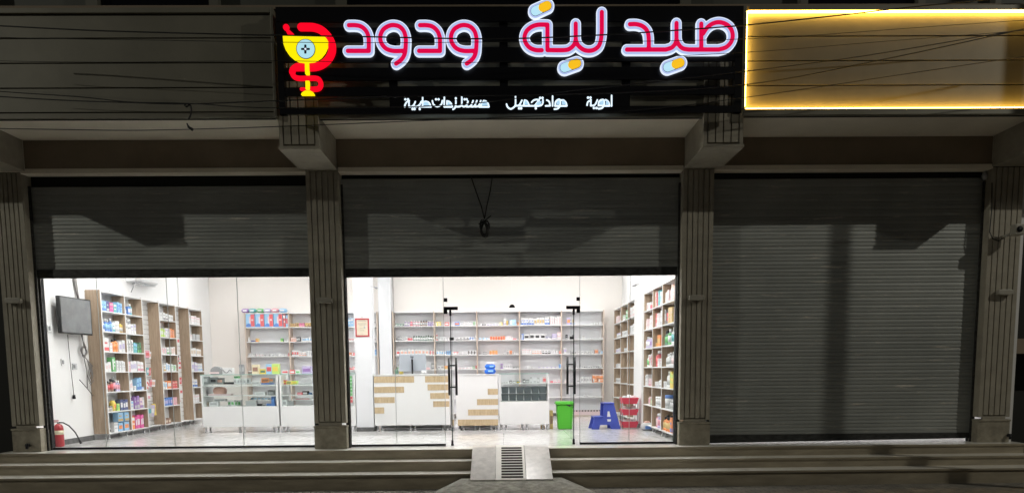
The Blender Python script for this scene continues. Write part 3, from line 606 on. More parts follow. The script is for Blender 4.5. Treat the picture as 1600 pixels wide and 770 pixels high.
# a lit ceiling: the panels that light the two rooms
def ceiling_light(x, y, label, hw=.295):
    t = thing('ceiling_light', label, 'ceiling light', (x, y, 4.1), 0, 'ceiling light panels inside the shops')
    MB().box(-hw - .025, hw + .025, -.32, .32, -.035, -.001).build('frame', M['laminate'], t); MB().box(-hw, hw, -.295, .295, -.042, -.036).build('diffuser', M['panel_light'], t)
for x in (-6.2, -4.0, -1.7, 0.5, 2.2):
    for y in (0.95, 2.2, 5.5): ceiling_light(x, y, 'square white ceiling light panel inside the pharmacy', .62 if y < 1 else 0.40 if y > 5 else .295)
for x in (4.4, 5.9, 7.2): ceiling_light(x, .95, 'square white ceiling light panel inside the closed shop')

# ------------------------------------------------------------------ pharmacy furniture
ZB = [0.115, 0.505, 0.87, 1.24, 1.605, 1.97, 2.335, 2.69]       # shelf boards
def shelf_unit(name, label, origin, rz, edges, depth, back, side, boards=ZB, slat=(), end_wood=True, front='laminate', bottom=0.105):
    t = thing(name, label, 'shelving', origin, rz, 'wall shelving units'); L = edges[-1] - edges[0]; e0 = edges[0]
    for i, e in enumerate(edges):
        x = e - e0
        a, b = (x - .014, x + .014) if 0 < i < len(edges) - 1 else ((x, x + .03) if i == 0 else (x - .03, x))
        d = MB().box(a, b, 0.004, depth, bottom, 2.70).build('divider' if 0 < i < len(edges) - 1 else 'side_panel', M[side], t)
        MB().box(a, b, 0.0, 0.003, bottom, 2.70).build('edge_band', M[front], d)
    for i in range(len(edges) - 1):
        a, b = edges[i] - e0 + .032, edges[i + 1] - e0 - .032
        a = edges[i] - e0 + (.031 if i == 0 else .015); b = edges[i + 1] - e0 - (.031 if i == len(edges) - 2 else .015)
        if i in slat:
            m = MB(); z = .12
            while z < 2.66: m.box(a, b, depth - .035, depth - .012, z, z + .088); z += .1
            m.box(a, b, depth - .012, depth, .11, 2.69, 1).build('slatwall', [M['laminate'], M['grey_plastic']], t)
            MB().box(a, b, .006, depth - .036, bottom, .113).build('shelf', M['laminate'], t); MB().box(a, b, .006, depth - .036, 2.672, 2.69).build('shelf', M['laminate'], t)
            continue
        MB().box(a, b, depth - .012, depth, .11, 2.69).build('back_panel', M[back], t)
        for z in boards: MB().box(a, b, .002, depth - .013, z - .02, z).build('shelf', M['laminate'], t)
    for e in edges:
        for dx in (-.1, .1):
            x = e - e0 + dx
            if 0.02 < x < L - .02: MB().lathe([(.025, 0), (.025, .02), (.017, .022), (.017, bottom)], 10, (x, .06, 0)).build('leg', M['steel'], t)
    return t
LE = [1.90, 2.70, 3.34, 4.03, 4.76, 5.42, 6.12]
shelf_unit('shelf_unit', 'tall oak sided shelf unit with hanging strips along the left wall', (-7.22, LE[0], 0), R(90), LE, .27, 'laminate', 'wood', slat=(2, 4))
BL = [-6.52, -5.408, -4.306, -3.16]; BRr = [-2.79, -1.737, -.653, .432, 1.503, 2.593]
shelf_unit('shelf_unit', 'white back wall shelf unit topped with coloured nappy packs', (BL[0], 6.95, 0), 0, BL, .29, 'shelf_back', 'pink_wood', front='pink_wood')
shelf_unit('shelf_unit', 'long white back wall shelf unit behind the reception counters', (BRr[0], 6.95, 0), 0, BRr, .29, 'shelf_back', 'pink_wood', front='pink_wood')
RE = [.60, 1.52, 2.30, 3.12]; R2 = [4.07, 4.90, 5.83, 6.85]
shelf_unit('shelf_unit', 'oak backed shelf unit nearest the glass on the right wall', (2.82, RE[-1], 0), R(-90), [0, .82, 1.60, 2.52], .27, 'shelf_back_wood', 'wood')
shelf_unit('shelf_unit', 'oak backed shelf unit beyond the white column behind the blue stool', (2.82, R2[-1], 0), R(-90), [0, 1.02, 1.95, 2.78], .27, 'shelf_back_wood', 'wood')

def counter_body(t, x0, x1, h, depth):
    MB().box(x0, x1, 0, depth, .115, h - .022).build('cabinet', M['laminate'], t, bevel=.003)
    MB().box(x0 - .008, x1 + .008, -.012, depth + .01, h - .02, h).build('top', M['laminate'], t, bevel=.003)
    for x in (x0 + .1, (x0 + x1) / 2, x1 - .1):
        for dx in (-.045, .045): MB().lathe([(.026, 0), (.026, .02), (.019, .022), (.019, .115)], 10, (x + dx, .06, 0)).build('leg', M['steel'], t)
    MB().box(x0 + .02, x1 - .02, depth - .05, depth - .03, .004, .113).build('kick_board', M['laminate'], t)
t = thing('reception_counter', 'white counter with oak strips on both sides, beneath the monitor', 'counter', (0, 3.1, 0))
counter_body(t, -2.585, -1.07, 1.135, .6)
for px0, px1, y0, y1 in ((584, 647, 588, 597.2), (583.5, 631.5, 604, 613), (584.5, 616.8, 620, 629), (583.7, 600.3, 636, 645.5), (664, 702.2, 587.2, 596.7), (668, 702.2, 600.2, 609), (672, 702.2, 613.5, 622.3), (676.7, 702.2, 626.3, 635)):
    a = at(px0, y0, Y=3.1); b = at(px1, y1, Y=3.1)
    MB().box(max(a.x, -2.582), min(b.x, -1.073), -.004, -.0005, b.z, a.z).build('inlay_strip', M['inlay'], t)
t = thing('reception_counter', 'white counter with oak strips stepping down on one side, carrying the blue bag', 'counter', (0, 3.1, 0))
counter_body(t, -.945, -.10, 1.125, .6)
for px0, px1, y0, y1 in ((762, 778.5, 607, 616), (745.3, 778.5, 623, 632), (731.3, 778.5, 639.2, 648), (715.4, 778.5, 655, 664)):
    a = at(px0, y0, Y=3.1); b = at(px1, y1, Y=3.1)
    MB().box(a.x, min(b.x, -.103), -.004, -.0005, b.z, a.z).build('inlay_strip', M['inlay'], t)
def glass_case(label, x0, x1, zc, boards, h=1.165, depth=.5, grp='glass display counters'):
    t = thing('display_case', label, 'display case', (0, 3.1, 0), 0, grp)
    MB().box(x0, x1, .004, depth, .115, zc).build('cabinet', M['laminate'], t, bevel=.003)
    for a, b in ((x0, x0 + .03), (x1 - .03, x1)): MB().box(a, b, 0, depth, zc + .001, h - .012).build('side_panel', M['laminate'], t)
    MB().box(x0 + .032, x1 - .032, .006, .012, zc + .003, h - .012).build('front_glass', M['case_glass'], t)
    MB().box(x0 - .004, x1 + .004, -.006, depth, h - .01, h).build('top_glass', M['case_glass'], t)
    MB().box(x0 - .004, x1 + .004, -.009, -.0065, h - .011, h + .001).build('glass_edge', M['case_edge'], t)
    for z in boards: MB().box(x0 + .032, x1 - .032, .03, depth - .02, z - .014, z).build('shelf', M['laminate'], t)
    for x in (x0 + .08, (x0 + x1) / 2, x1 - .08):
        for dx in (-.045, .045): MB().lathe([(.026, 0), (.026, .02), (.019, .022), (.019, .115)], 10, (x + dx, .06, 0)).build('leg', M['steel'], t)
    return t
M['case_edge'] = mat('case_glass_edge', (.30, .50, .45), .2)
glass_case('glass topped display counter nearest the left shelves, full of grey boxes', -6.03, -4.50, .525, (.94, .742))
glass_case('glass topped display counter half hidden behind the dark pillar', -4.465, -2.96, .525, (.94, .742))
t = glass_case('glass fronted counter with dark grey pull-out bins beside the green bin', -.075, .925, .575, (.94,), 1.135)
for i in range(6):
    for j in range(2):
        x0 = -.035 + i * .153; z0 = .59 + j * .145
        MB()._new([(x0 + .012, .06, z0), (x0 + .135, .06, z0), (x0 + .146, .05, z0 + .128), (x0 + .002, .05, z0 + .128), (x0 + .012, .4, z0), (x0 + .135, .4, z0), (x0 + .146, .4, z0 + .128), (x0 + .002, .4, z0 + .128)],
              [(0, 1, 2, 3), (4, 7, 6, 5), (0, 4, 5, 1), (1, 5, 6, 2), (3, 2, 6, 7), (0, 3, 7, 4)]).box(x0 + .001, x0 + .147, .044, .4, z0 + .112, z0 + .13).build('bin_drawer', M['drawer'], t, bevel=.004)

# monitor on the reception counter, seen from behind
t = thing('monitor', 'pale grey computer monitor seen from behind on the reception counter', 'monitor', (-1.83, 3.30, 1.135))
MB().box(-.27, .27, 0, .045, .06, .41).build('housing', M['grey_light'] if 'grey_light' in M else mat('pale_grey_plastic', (.40, .43, .48), .4), t, bevel=.012)
MB().box(-.014, .014, -.05, -.005, .0, .30).build('stand', M['black_plastic'], t); MB().box(-.15, .15, -.11, .1, 0, .012).build('foot', M['grey_plastic'], t, bevel=.004)
MB().tube([(-.025, -.004, .385), (-.032, -.004, .33)], .005, 6).tube([(-.028, -.004, .352), (-.016, -.004, .358), (-.014, -.004, .332)], .004, 6).tube([(.008, -.004, .36), (.0, -.004, .318)], .005, 6).tube([(.008, -.004, .36), (.024, -.004, .356), (.022, -.004, .338), (.006, -.004, .336)], .004, 6).build('logo', M['dark_print'] if 'dark_print' in M else mat('dark_print', (.06, .065, .08), .4), t)
def bx(label, cat, name, px0, px1, y0, y1, Y, col, col2=None, d=.12, grp=None, bevel=.003):
    """a package measured off the photograph: front at depth Y"""
    a = at(px0, y1, Y=Y); b = at(px1, y0, Y=Y); w, h = b.x - a.x, b.z - a.z
    m = MB().box(0, w, 0, d, 0, h)
    mats = [C_(col)]
    if col2: m.box(w * .12, w * .88, -.0015, 0, h * .3, h * .72, 1); mats.append(C_(col2))
    o = m.build(name, mats, None, bevel, (a.x, Y, a.z)); return tag(o, label, cat, grp)
def at_z(px, Y): return at(px, 600, Y=Y).x
# things on the counters
q = at(624, 584, Y=3.3)
t = thing('pen_holder', 'dark green pen holder beside the monitor', 'pen holder', (-2.16, 3.3, 1.135))
MB().lathe([(.035, 0), (.04, .1), (.036, .1)], 12).build('cup', C_('dark green'), t)
for dx, hh in ((-.02, .19), (.005, .16), (.022, .2)): MB().tube([(dx, 0, .05), (dx * 1.9, 0, hh)], .007, 6).build('pen', C_('black'), t)
bx('small yellow note block beside the pen holder', 'note block', 'note_block', 624, 629, 577, 584.5, 3.4, 'yellow')
for i, x in enumerate((-1.62, -1.565)): tag(MB().lathe([(.018, 0), (.026, .075), (.022, .075)], 12).build('paper_cup', C_('white'), None, 0, (x, 3.2, 1.135)), ('white paper cup nearer the monitor stand', 'white paper cup farther along from the monitor stand')[i], 'cup')
t = thing('shopping_bag', 'bright blue packaged bundle on the stepped oak strip counter', 'bag', (at(766, 585, Y=3.25).x, 3.25, 1.125))
def pillow(w, d, h, mi=0, z=0, mb=None, seed=0):
    mb = mb or MB(); rnd = random.Random(seed); n = 7
    for s in (0, 1):
        pass
    vs = []; fs = []
    for j in range(n):
        v = j / (n - 1) * math.pi
        for i in range(12):
            u = 2 * math.pi * i / 12
            cx = math.copysign(abs(math.cos(u)) ** .5, math.cos(u)); cy = math.copysign(abs(math.sin(u)) ** .5, math.sin(u))
            rr = math.sin(v) ** .45 if 0 < j < n - 1 else .35
            vs.append((w / 2 * cx * rr * rnd.uniform(.94, 1.05), d / 2 * cy * rr * rnd.uniform(.94, 1.05), z + h * (1 - math.cos(v)) / 2 + (rnd.uniform(-.02, .02) * h)))
    for j in range(n - 1):
        for i in range(12): fs.append((j * 12 + i, j * 12 + (i + 1) % 12, (j + 1) * 12 + (i + 1) % 12, (j + 1) * 12 + i))
    fs += [tuple(range(12)), tuple((n - 1) * 12 + i for i in range(12))]
    mb._new(vs, fs, mi, True); return mb
pillow(.23, .15, .115, seed=1).build('lower_pack', M['bag_blue'], t); pillow(.22, .14, .10, z=.10, seed=2).build('upper_pack', M['bag_blue'], t)
MB().box(-.04, .06, -.079, -.074, .045, .075).box(-.01, .07, -.075, -.07, .14, .165).build('print', C_('light blue'), t)
pillow(.16, .1, .05, z=.19, seed=3).build('tissue', C_('white'), t)
# things on the display counters
G1 = 'goods on the display counters'
t = thing('travel_bag', 'dark grey arched case on top of the left display counter', 'case', (at(340, 585, Y=3.25).x, 3.25, 1.166))
MB().prism([(-.12, 0)] + [(.12 * math.cos(a), .06 + .10 * math.sin(a)) for a in [math.pi - math.pi * k / 12 for k in range(13)]] + [(.12, 0)], -.07, .07).build('shell', C_('dark grey'), t, bevel=.01); MB().box(-.13, .06, -.082, -.071, .015, .05).build('label_sticker', C_('pale pink'), t)
t = thing('blood_pressure_kit', 'white and grey device box leaning beside the arched case', 'device box', (at(357, 585, Y=3.25).x, 3.25, 1.166)); MB().box(-.10, .10, -.05, .06, 0, .13).build('box', C_('white'), t, bevel=.004); MB().tube([(-.09 + .18 * i / 8, -.056, .10 - .07 * abs(math.sin(i * .5))) for i in range(9)], .008, 6).build('tube', C_('dark grey'), t)
for i, (a, b) in enumerate(((374, 377.2), (377.8, 381))): bx('slim grey calculator box %s on the left display counter' % ('beside the device box' if i == 0 else 'second along'), 'box', 'calculator_box', a, b, 569, 584.5, 3.25, 'dark grey', 'grey', .03)
for lb, a, b, y0, c1_, c2_ in (('cream cotton box with brown print, stacked tall on the left display counter', 394, 403.5, 569, 'cream', 'brown'), ('low yellow milk tin box beside the cream box', 406, 415, 576, 'yellow', 'dark green'), ('blue and white box with a red badge on the left display counter', 416, 424.5, 568.5, 'light blue', 'red'), ('tall lime and yellow box at the end of the left display counter', 425, 435, 568, 'lime', 'yellow'),
        ('white box with red band on the second display counter', 440, 450.5, 577.5, 'white', 'red'), ('bright red flat box on the second display counter', 453, 460.5, 577.5, 'red', 'white'), ('green and white flat box on the second display counter', 461.5, 469, 577.5, 'white', 'green'), ('lilac baby basket pack on the second display counter beside the pillar', 472, 486, 571.5, 'lilac', 'purple')):
    bx(lb, 'box', 'goods_box', a, b, y0, 584.3, 3.22, c1_, c2_, .11, G1)
GI = 'goods inside the display counters'
CASE = [('dark grey carton at the near end of the top shelf in the left display case', 313, 325, 588, 600, 'dark grey', 'grey'), ('row-end grey carton on the top shelf in the left display case', 328, 338, 589, 600, 'dark grey', 'black'), ('second dark carton with pink lid on the top shelf in the left display case', 338.5, 348, 590, 600, 'dark grey', 'salmon'), ('flat black device on the top shelf in the left display case', 349, 364, 596.5, 600, 'black', None)]
CASE += [('%s white and grey carton beneath the green box in the left display case' % w, 365 + i * 4.8, 369.4 + i * 4.8, 591, 600, 'white', 'grey') for i, w in enumerate(('first', 'second', 'third', 'fourth'))]
CASE += [('small green box topping the white cartons in the left display case', 365.5, 372.5, 587.2, 590.6, 'green', 'dark green'), ('grey tub between white and orange boxes in the left display case', 386, 390, 590, 600, 'grey', 'dark grey'), ('flat white tray on the top shelf in the left display case', 392, 406, 595.5, 600, 'white', 'grey'), ('orange and blue box on the top shelf in the left display case', 408.5, 420, 590, 597.5, 'orange', 'brown'), ('dark end of the orange box row in the left display case', 420.4, 427, 590, 597.5, 'dark grey', 'orange'), ('flat blue tray beneath the orange box in the left display case', 408, 427, 597.8, 600.2, 'blue', None),
 ('grey stack of cartons on the middle shelf in the left display case', 314, 322, 602.5, 617.5, 'grey', 'silver'), ('white folded paper pile on the middle shelf in the left display case', 398, 414, 612, 617.5, 'white', 'grey'), ('dark grey cube on the middle shelf in the left display case', 418.5, 427.5, 609, 617.5, 'dark grey', 'grey'),
 ('beige carton lying at the bottom corner of the left display case', 315, 325, 628, 634.5, 'beige', 'brown'), ('low white carton on the floor of the left display case', 327, 340, 627, 634.5, 'white', 'grey'), ('taller white carton on the floor of the left display case', 334, 352, 622.5, 626.8, 'white', 'silver')]
CASE += [('%s green and white carton on the floor of the left display case' % w, 356 + i * 5, 360.6 + i * 5, 625, 634.5, 'white', 'green') for i, w in enumerate(('first', 'second', 'third', 'fourth'))]
CASE += [('grey flat box beneath the blue and white row in the left display case', 384, 400, 625.5, 634.5, 'silver', 'grey'), ('small black box on the floor of the left display case', 401, 408, 630.5, 634.5, 'black', None), ('small white box beside the black one in the left display case', 409, 415, 631, 634.5, 'white', 'grey'), ('upright blue folder at the end of the left display case', 424, 428.5, 619, 634.5, 'blue', None), ('flat blue folder at the end of the left display case', 416.5, 423.6, 630, 634.5, 'blue', None)]
CASE += [('%s white and blue carton of the row high in the left display case' % w, 391.5 + i * 5.4, 396.5 + i * 5.4, 620.2, 624.6, 'white', 'light blue') for i, w in enumerate(('first', 'second', 'third', 'fourth', 'fifth', 'sixth'))]
CASE += [('flat red box on the top shelf in the second display case', 438, 446.5, 593.5, 600, 'red', 'yellow'), ('yellow box on the top shelf in the second display case', 447, 455.5, 595, 600, 'yellow', 'dark green'), ('lime box on the top shelf in the second display case', 456, 464, 594.5, 600, 'lime', 'yellow'), ('flat grey tray on the top shelf in the second display case', 466, 486, 598.5, 600, 'grey', None), ('red box with pink label on the middle shelf in the second display case', 464.5, 472, 612.5, 617.5, 'red', 'pink'), ('black and white device on the middle shelf in the second display case', 472.5, 481, 610.5, 617.5, 'black', 'white'), ('round blue tin on the middle shelf in the second display case', 481.5, 486, 613, 617.5, 'blue', 'light blue'),
 ('white carton on the floor of the second display case', 440, 448, 624, 634.5, 'white', 'grey'), ('pale grey carton on the floor of the second display case', 449, 457, 625.5, 634.5, 'silver', 'grey'), ('long white and red box edge on the floor of the second display case', 458, 487, 621.5, 624, 'white', 'red')]
for i, (lb, a, b, y0, y1, c1_, c2_) in enumerate(CASE):
    bx(lb, 'box', 'goods_box', a, b, y0, y1, 3.18 + .05 * (i % 3), c1_, c2_, .1, GI)
t = thing('netted_sponge', 'salmon pink netted bath item inside the left display case', 'bath item', (at(344, 612, Y=3.3).x, 3.3, .745))
pillow(.26, .16, .17, seed=5).build('net', C_('salmon'), t); MB().box(-.2, .24, -.09, .05, 0, .03).build('tray', C_('pale pink'), t)
for i, (a, b, y0, c1_, c2_) in enumerate(((784, 789, 596.5, 'silver', 'white'), (790, 794, 596, 'white', 'grey'), (796, 800, 594, 'black', 'white'), (801, 806, 594.5, 'dark grey', 'white'), (807, 812, 595, 'dark green', 'yellow'), (817, 821, 592, 'black', 'white'), (821.5, 827, 592.5, 'dark grey', 'silver'), (828, 831.5, 588.5, 'silver', 'white'), (833, 838, 593, 'white', 'grey'), (839, 843, 589.5, 'grey', 'white'), (848, 853.5, 588, 'pale pink', 'red'))):
    bx('%s %s item in the glass case above the grey bins' % (('first', 'second', 'third', 'fourth', 'fifth', 'sixth', 'seventh', 'eighth', 'ninth', 'tenth', 'eleventh')[i], c1_), 'box', 'goods_box', a, b, y0, 598.6, 3.16, c1_, c2_, .07, 'goods above the grey bins')

# wheelie style bin
t = thing('waste_bin', 'bright green plastic waste bin beside the counter with grey bins', 'bin', (1.245, 3.28, 0))
MB()._new([(-.135, -.14, 0), (.135, -.14, 0), (.135, .14, 0), (-.135, .14, 0), (-.165, -.17, .50), (.165, -.17, .50), (.165, .17, .50), (-.165, .17, .50)], [(0, 3, 2, 1), (4, 5, 6, 7), (0, 1, 5, 4), (1, 2, 6, 5), (2, 3, 7, 6), (3, 0, 4, 7)]).build('body', M['plastic_green'], t, bevel=.02)
MB().box(-.19, .17, -.19, .19, .50, .535).box(-.18, .165, -.18, .18, .53, .56).build('lid', M['plastic_green'], t, bevel=.014)
MB().prism([(.02, .50), (.165, .50), (.165, .43), (.09, .455)], -.183, -.173).build('bag_edge', C_('black'), t)
bx('narrow patterned gold carton squeezed between counter and green bin', 'carton', 'carton', 859.5, 864, 641, 670, 3.3, 'gold', 'brown', .2)
bx('small orange carton on the floor under the counter with grey bins', 'carton', 'carton', 845, 851, 664, 670, 3.25, 'gold', None, .1)
# step stool
t = thing('step_stool', 'blue plastic two step stool beside the red basket rack', 'stool', (2.06, 3.25, 0), R(4))
def stool_side(y0, y1):
    o = [(-.30, 0), (-.235, .245), (-.06, .245), (-.045, .52), (.155, .52), (.30, 0), (.10, 0), (.085, .085), (-.125, .085), (-.14, 0)]
    return o
MB().prism(stool_side(0, 0), -.17, -.14).build('side_panel', M['plastic_blue'], t, bevel=.004); MB().prism(stool_side(0, 0), .14, .17).build('side_panel', M['plastic_blue'], t, bevel=.004)
MB().box(-.05, .165, -.185, .185, .505, .53).build('top_step', M['plastic_blue'], t, bevel=.006); MB().box(-.245, -.04, -.185, .185, .235, .258).build('lower_step', M['plastic_blue'], t, bevel=.006)
MB().prism([(-.225, .24), (-.06, .24), (-.06, .15), (-.14, .15)], -.139, .139).build('brace', M['plastic_blue'], t)
MB().prism([(.03, .36), (.065, .36), (.09, .25), (.02, .25)], -.173, -.1705).prism([(.02, .20), (.1, .20), (.09, .155), (.03, .155)], -.173, -.1705).build('cut_out', C_('white'), t)
# three tier rack
t = thing('basket_rack', 'three tier red plastic basket rack beside the white column', 'rack', (2.57, 3.3, 0))
for z in (.02, .27, .50):
    bk = MB()._new([(-.145, -.12, z), (.145, -.12, z), (.145, .12, z), (-.145, .12, z), (-.175, -.15, z + .125), (.175, -.15, z + .125), (.175, .15, z + .125), (-.175, .15, z + .125), (-.165, -.14, z + .125), (.165, -.14, z + .125), (.165, .14, z + .125), (-.165, .14, z + .125), (-.14, -.115, z + .01), (.14, -.115, z + .01), (.14, .115, z + .01), (-.14, .115, z + .01)],
        [(0, 3, 2, 1), (0, 1, 5, 4), (1, 2, 6, 5), (2, 3, 7, 6), (3, 0, 4, 7), (4, 5, 9, 8), (5, 6, 10, 9), (6, 7, 11, 10), (7, 4, 8, 11), (8, 9, 13, 12), (9, 10, 14, 13), (10, 11, 15, 14), (11, 8, 12, 15), (12, 13, 14, 15)]).build('basket', M['plastic_red'], t)
for x in (-.15, .15):
    for y in (-.125, .125): MB().tube([(x, y, 0), (x, y, .52)], .009, 8).build('post', C_('dark grey'), t)
for i, z in enumerate((.03, .28, .51)):
    for j in range(3):
        o = pillow(.11, .14, .14 + .02 * ((i + j) % 2), seed=20 + i * 3 + j).build('packet', C_(('white', 'pale pink', 'silver')[(i + j) % 3]), None, 0, (2.57 - .09 + j * .09, 3.3, z + .012))
        tag(o, '%s packet in the %s basket of the red rack' % (('first', 'second', 'third')[j], ('bottom', 'middle', 'top')[i]), 'packet', 'packets in the red rack')
t = thing('plastic_bag', 'crumpled striped plastic bag on the floor beside the right shelves', 'bag', (2.84, 2.78, 0)); pillow(.26, .22, .15, seed=9).build('bag_body', C_('silver'), t); MB().box(-.06, .05, -.118, -.11, .03, .09).build('print', C_('blue'), t); pillow(.12, .1, .08, z=.1, seed=4).build('contents', C_('salmon'), t)
# back skirting with dotted tile strip, seen beneath the last bay
t = thing('floor_rail', 'black dotted strip along the base of the back shelves beside the stool', 'strip', (0, 6.86, 0))
m = MB()
for i in range(14): m.box(1.56 + i * .075, 1.60 + i * .075, 0, .02, .135, .165)
m.box(1.54, 2.6, .02, .03, .05, .17, 1).build('strip', [C_('black'), C_('pale pink')], t)
MB().box(1.54, 2.6, .021, .04, .004, .048).build('base_board', M['pink_wood'], t)

# left wall: screen, cables, sockets, extinguisher, air conditioner
t = thing('television', 'grey flat screen on the left wall reflecting the shelves', 'television', (-7.36, 1.34, 2.19), R(86))
MB().box(-.40, .40, -.03, .03, -.31, .31).build('housing', M['black_plastic'], t, bevel=.006); MB().box(-.375, .375, -.034, -.031, -.285, .29).build('screen', M['screen'], t); MB().box(-.375, .375, -.036, -.0345, .0, .012).build('reflection_bar', C_('silver'), t) if False else None
MB().box(-.1, .1, .031, .10, -.1, .1).build('wall_bracket', M['black'], t)
t = thing('cable_bundle', 'tangled grey cable bundle hanging below the wall screen', 'cables')
m = MB()
for i in range(4): m.tube([(-7.47, 1.55 + .02 * i, 2.98), (-7.47, 1.60 + .015 * i, 2.7), (-7.46, 1.66, 2.45)], .014, 6)
m.build('riser', M['cable_grey'], t)
m = MB()
for i in range(4): m.tube([(-7.46, 1.66 + .01 * i, 1.9), (-7.45, 1.68, 1.78), (-7.44, 1.68 + .02 * i, 1.66)], .010, 6)
for i in range(6):
    ry, rz = random.uniform(.05, .1), random.uniform(.06, .11)
    m.tube([(-7.44 + .012 * math.sin(a + i), 1.67 + ry * math.cos(a), 1.60 + rz * math.sin(a)) for a in [2 * math.pi * k / 14 for k in range(15)]], .007, 5)
for i in range(5): m.tube([(-7.44, 1.66, 1.52), (-7.44, 1.75 + .04 * i, 1.45 - .03 * i), (-7.44, 1.80 + .03 * i, 1.3 - .05 * i), (-7.44, 1.72 + .02 * i, 1.12 - .03 * i)], .007, 5)
m.tube([(-7.44, 1.66, 1.5), (-7.44, 1.72, 1.25), (-7.44, 1.70, .95)], .007, 5); m.tube([(-7.45, 1.5, 1.1), (-7.45, 1.7, .95), (-7.45, 1.88, .8)], .007, 5)
m.build('loose_end', M['cable_grey'], t)
MB().tube([(-7.46, 1.27, 1.88), (-7.46, 1.29, 1.4), (-7.46, 1.33, .8)], .006, 5).build('cord', M['cable_grey'], t); MB().tube([(-7.46, 1.33, .84), (-7.46, 1.33, .77)], [.02, .028], 8).build('plug', M['black'], t)
for (y, z, w), lb, c_ in (((1.14, 1.40, .05), 'double wall socket below the screen on the left wall', 'white'), ((1.45, 1.33, .06), 'small grey junction box under the cable tangle', 'grey'), ((.85, 1.95, .055), 'white switch plate on the left wall beside the glass', 'white')):
    t = thing('wall_socket', lb, 'socket', (-7.499, y, z)); MB().box(0, .02, -w, w, -.055, .055).build('plate', C_(c_), t, bevel=.004); MB().box(.02, .032, -w * .7, -w * .1, -.03, .035).build('outlet', C_('dark grey'), t)
t = thing('fire_extinguisher', 'red fire extinguisher on the floor at the left wall', 'fire extinguisher', (-7.415, .78, 0))
MB().lathe([(.068, 0), (.072, .02), (.072, .30), (.066, .335), (.045, .365), (.022, .38)], 20).build('cylinder', M['red_paint'], t)
MB().lathe([(.0735, .20), (.0735, .27)], 20).build('label', C_('cream'), t)
vv = MB().tube([(0, 0, .375), (0, 0, .41)], .018, 10).build('valve', C_('dark grey'), t); MB().box(-.085, .0, -.012, .012, .405, .42).box(-.09, .01, -.012, .012, .43, .44).build('lever', M['red_paint'], vv)
MB().tube([(.01, 0, .40), (.07, .02, .395), (.14, .06, .34), (.20, .12, .22), (.235, .16, .09)], .011, 8).tube([(.232, .157, .10), (.25, .175, .03)], [.016, .022], 8).build('hose', C_('black'), t)
t = thing('air_conditioner', 'white split air conditioner high on the left wall', 'air conditioner', (-7.498, 3.75, 3.02))
MB().prism([(0.001, 0.0), (.17, .02), (.22, .07), (.22, .28), (.17, .30), (0.001, .30)], -.45, .45, 'y').build('body', C_('white'), t, bevel=.01); MB().box(.06, .19, -.4, .4, -.006, .0).build('vent_flap', C_('grey'), t); MB().tube([(.1, -.3, 0), (.08, -.32, -.1), (.05, -.36, -.2)], .008, 5).build('cord', C_('dark grey'), t)
# wall notices and small cameras
t = thing('certificate', 'red framed certificate hanging on the white column', 'certificate', (0, 3.099, 0)); a = at(555.5, 526, Y=3.09); b = at(576.5, 497, Y=3.09)
w0, w1, z0, z1 = a.x, b.x, a.z, b.z
MB().box(w0, w1, -.012, 0, z0, z1).build('frame', M['frame_red'], t, bevel=.003); p_ = MB().box(w0 + .03, w1 - .03, -.0145, -.0125, z0 + .03, z1 - .03).build('sheet', M['paper'], t)
m = MB()
for zz, ww in ((.36, .05), (.30, .13), (.285, .17), (.24, .16), (.22, .18), (.20, .12), (.14, .10), (.10, .08)): m.box((w0 + w1) / 2 - ww / 2, (w0 + w1) / 2 + ww / 2, -.0165, -.015, z0 + zz + .02, z0 + zz + .028)
m.build('print', M['paper_line'], p_); MB().tube([(w1 - .085, -.0165, z0 + .19), (w1 - .085, -.019, z0 + .19)], .022, 14).build('seal', C_('grey'), p_)
t = thing('notice_sheet', 'pale blue printed notice on the right wall above the shelves', 'notice', (3.098, 2.6, 2.95)); MB().box(-.006, 0, -.22, .18, -.25, .55).build('sheet', M['notice'], t)
m = MB()
for i in range(6): m.box(-.008, -.0065, -.17, .13, -.15 + i * .1, -.135 + i * .1)
m.build('print', C_('grey'), t)
for (x, y, z), lb in (((-2.58, 3.2, 2.86), 'small dark camera on the side of the white column'), ((2.76, 3.5, 2.9), 'small dark camera on the right wall column')):
    t = thing('indoor_camera', lb, 'camera', (x, y, z)); MB().tube([(-.02 if x < 0 else .04, 0, .02), (.06 if x < 0 else -.06, -.03, 0)], .007, 6).build('arm', C_('grey'), t); MB().tube([(.05 if x < 0 else -.03, -.02, .0), (.10 if x < 0 else -.10, -.06, -.02)], [.018, .024], 10).build('body', C_('dark grey'), t)

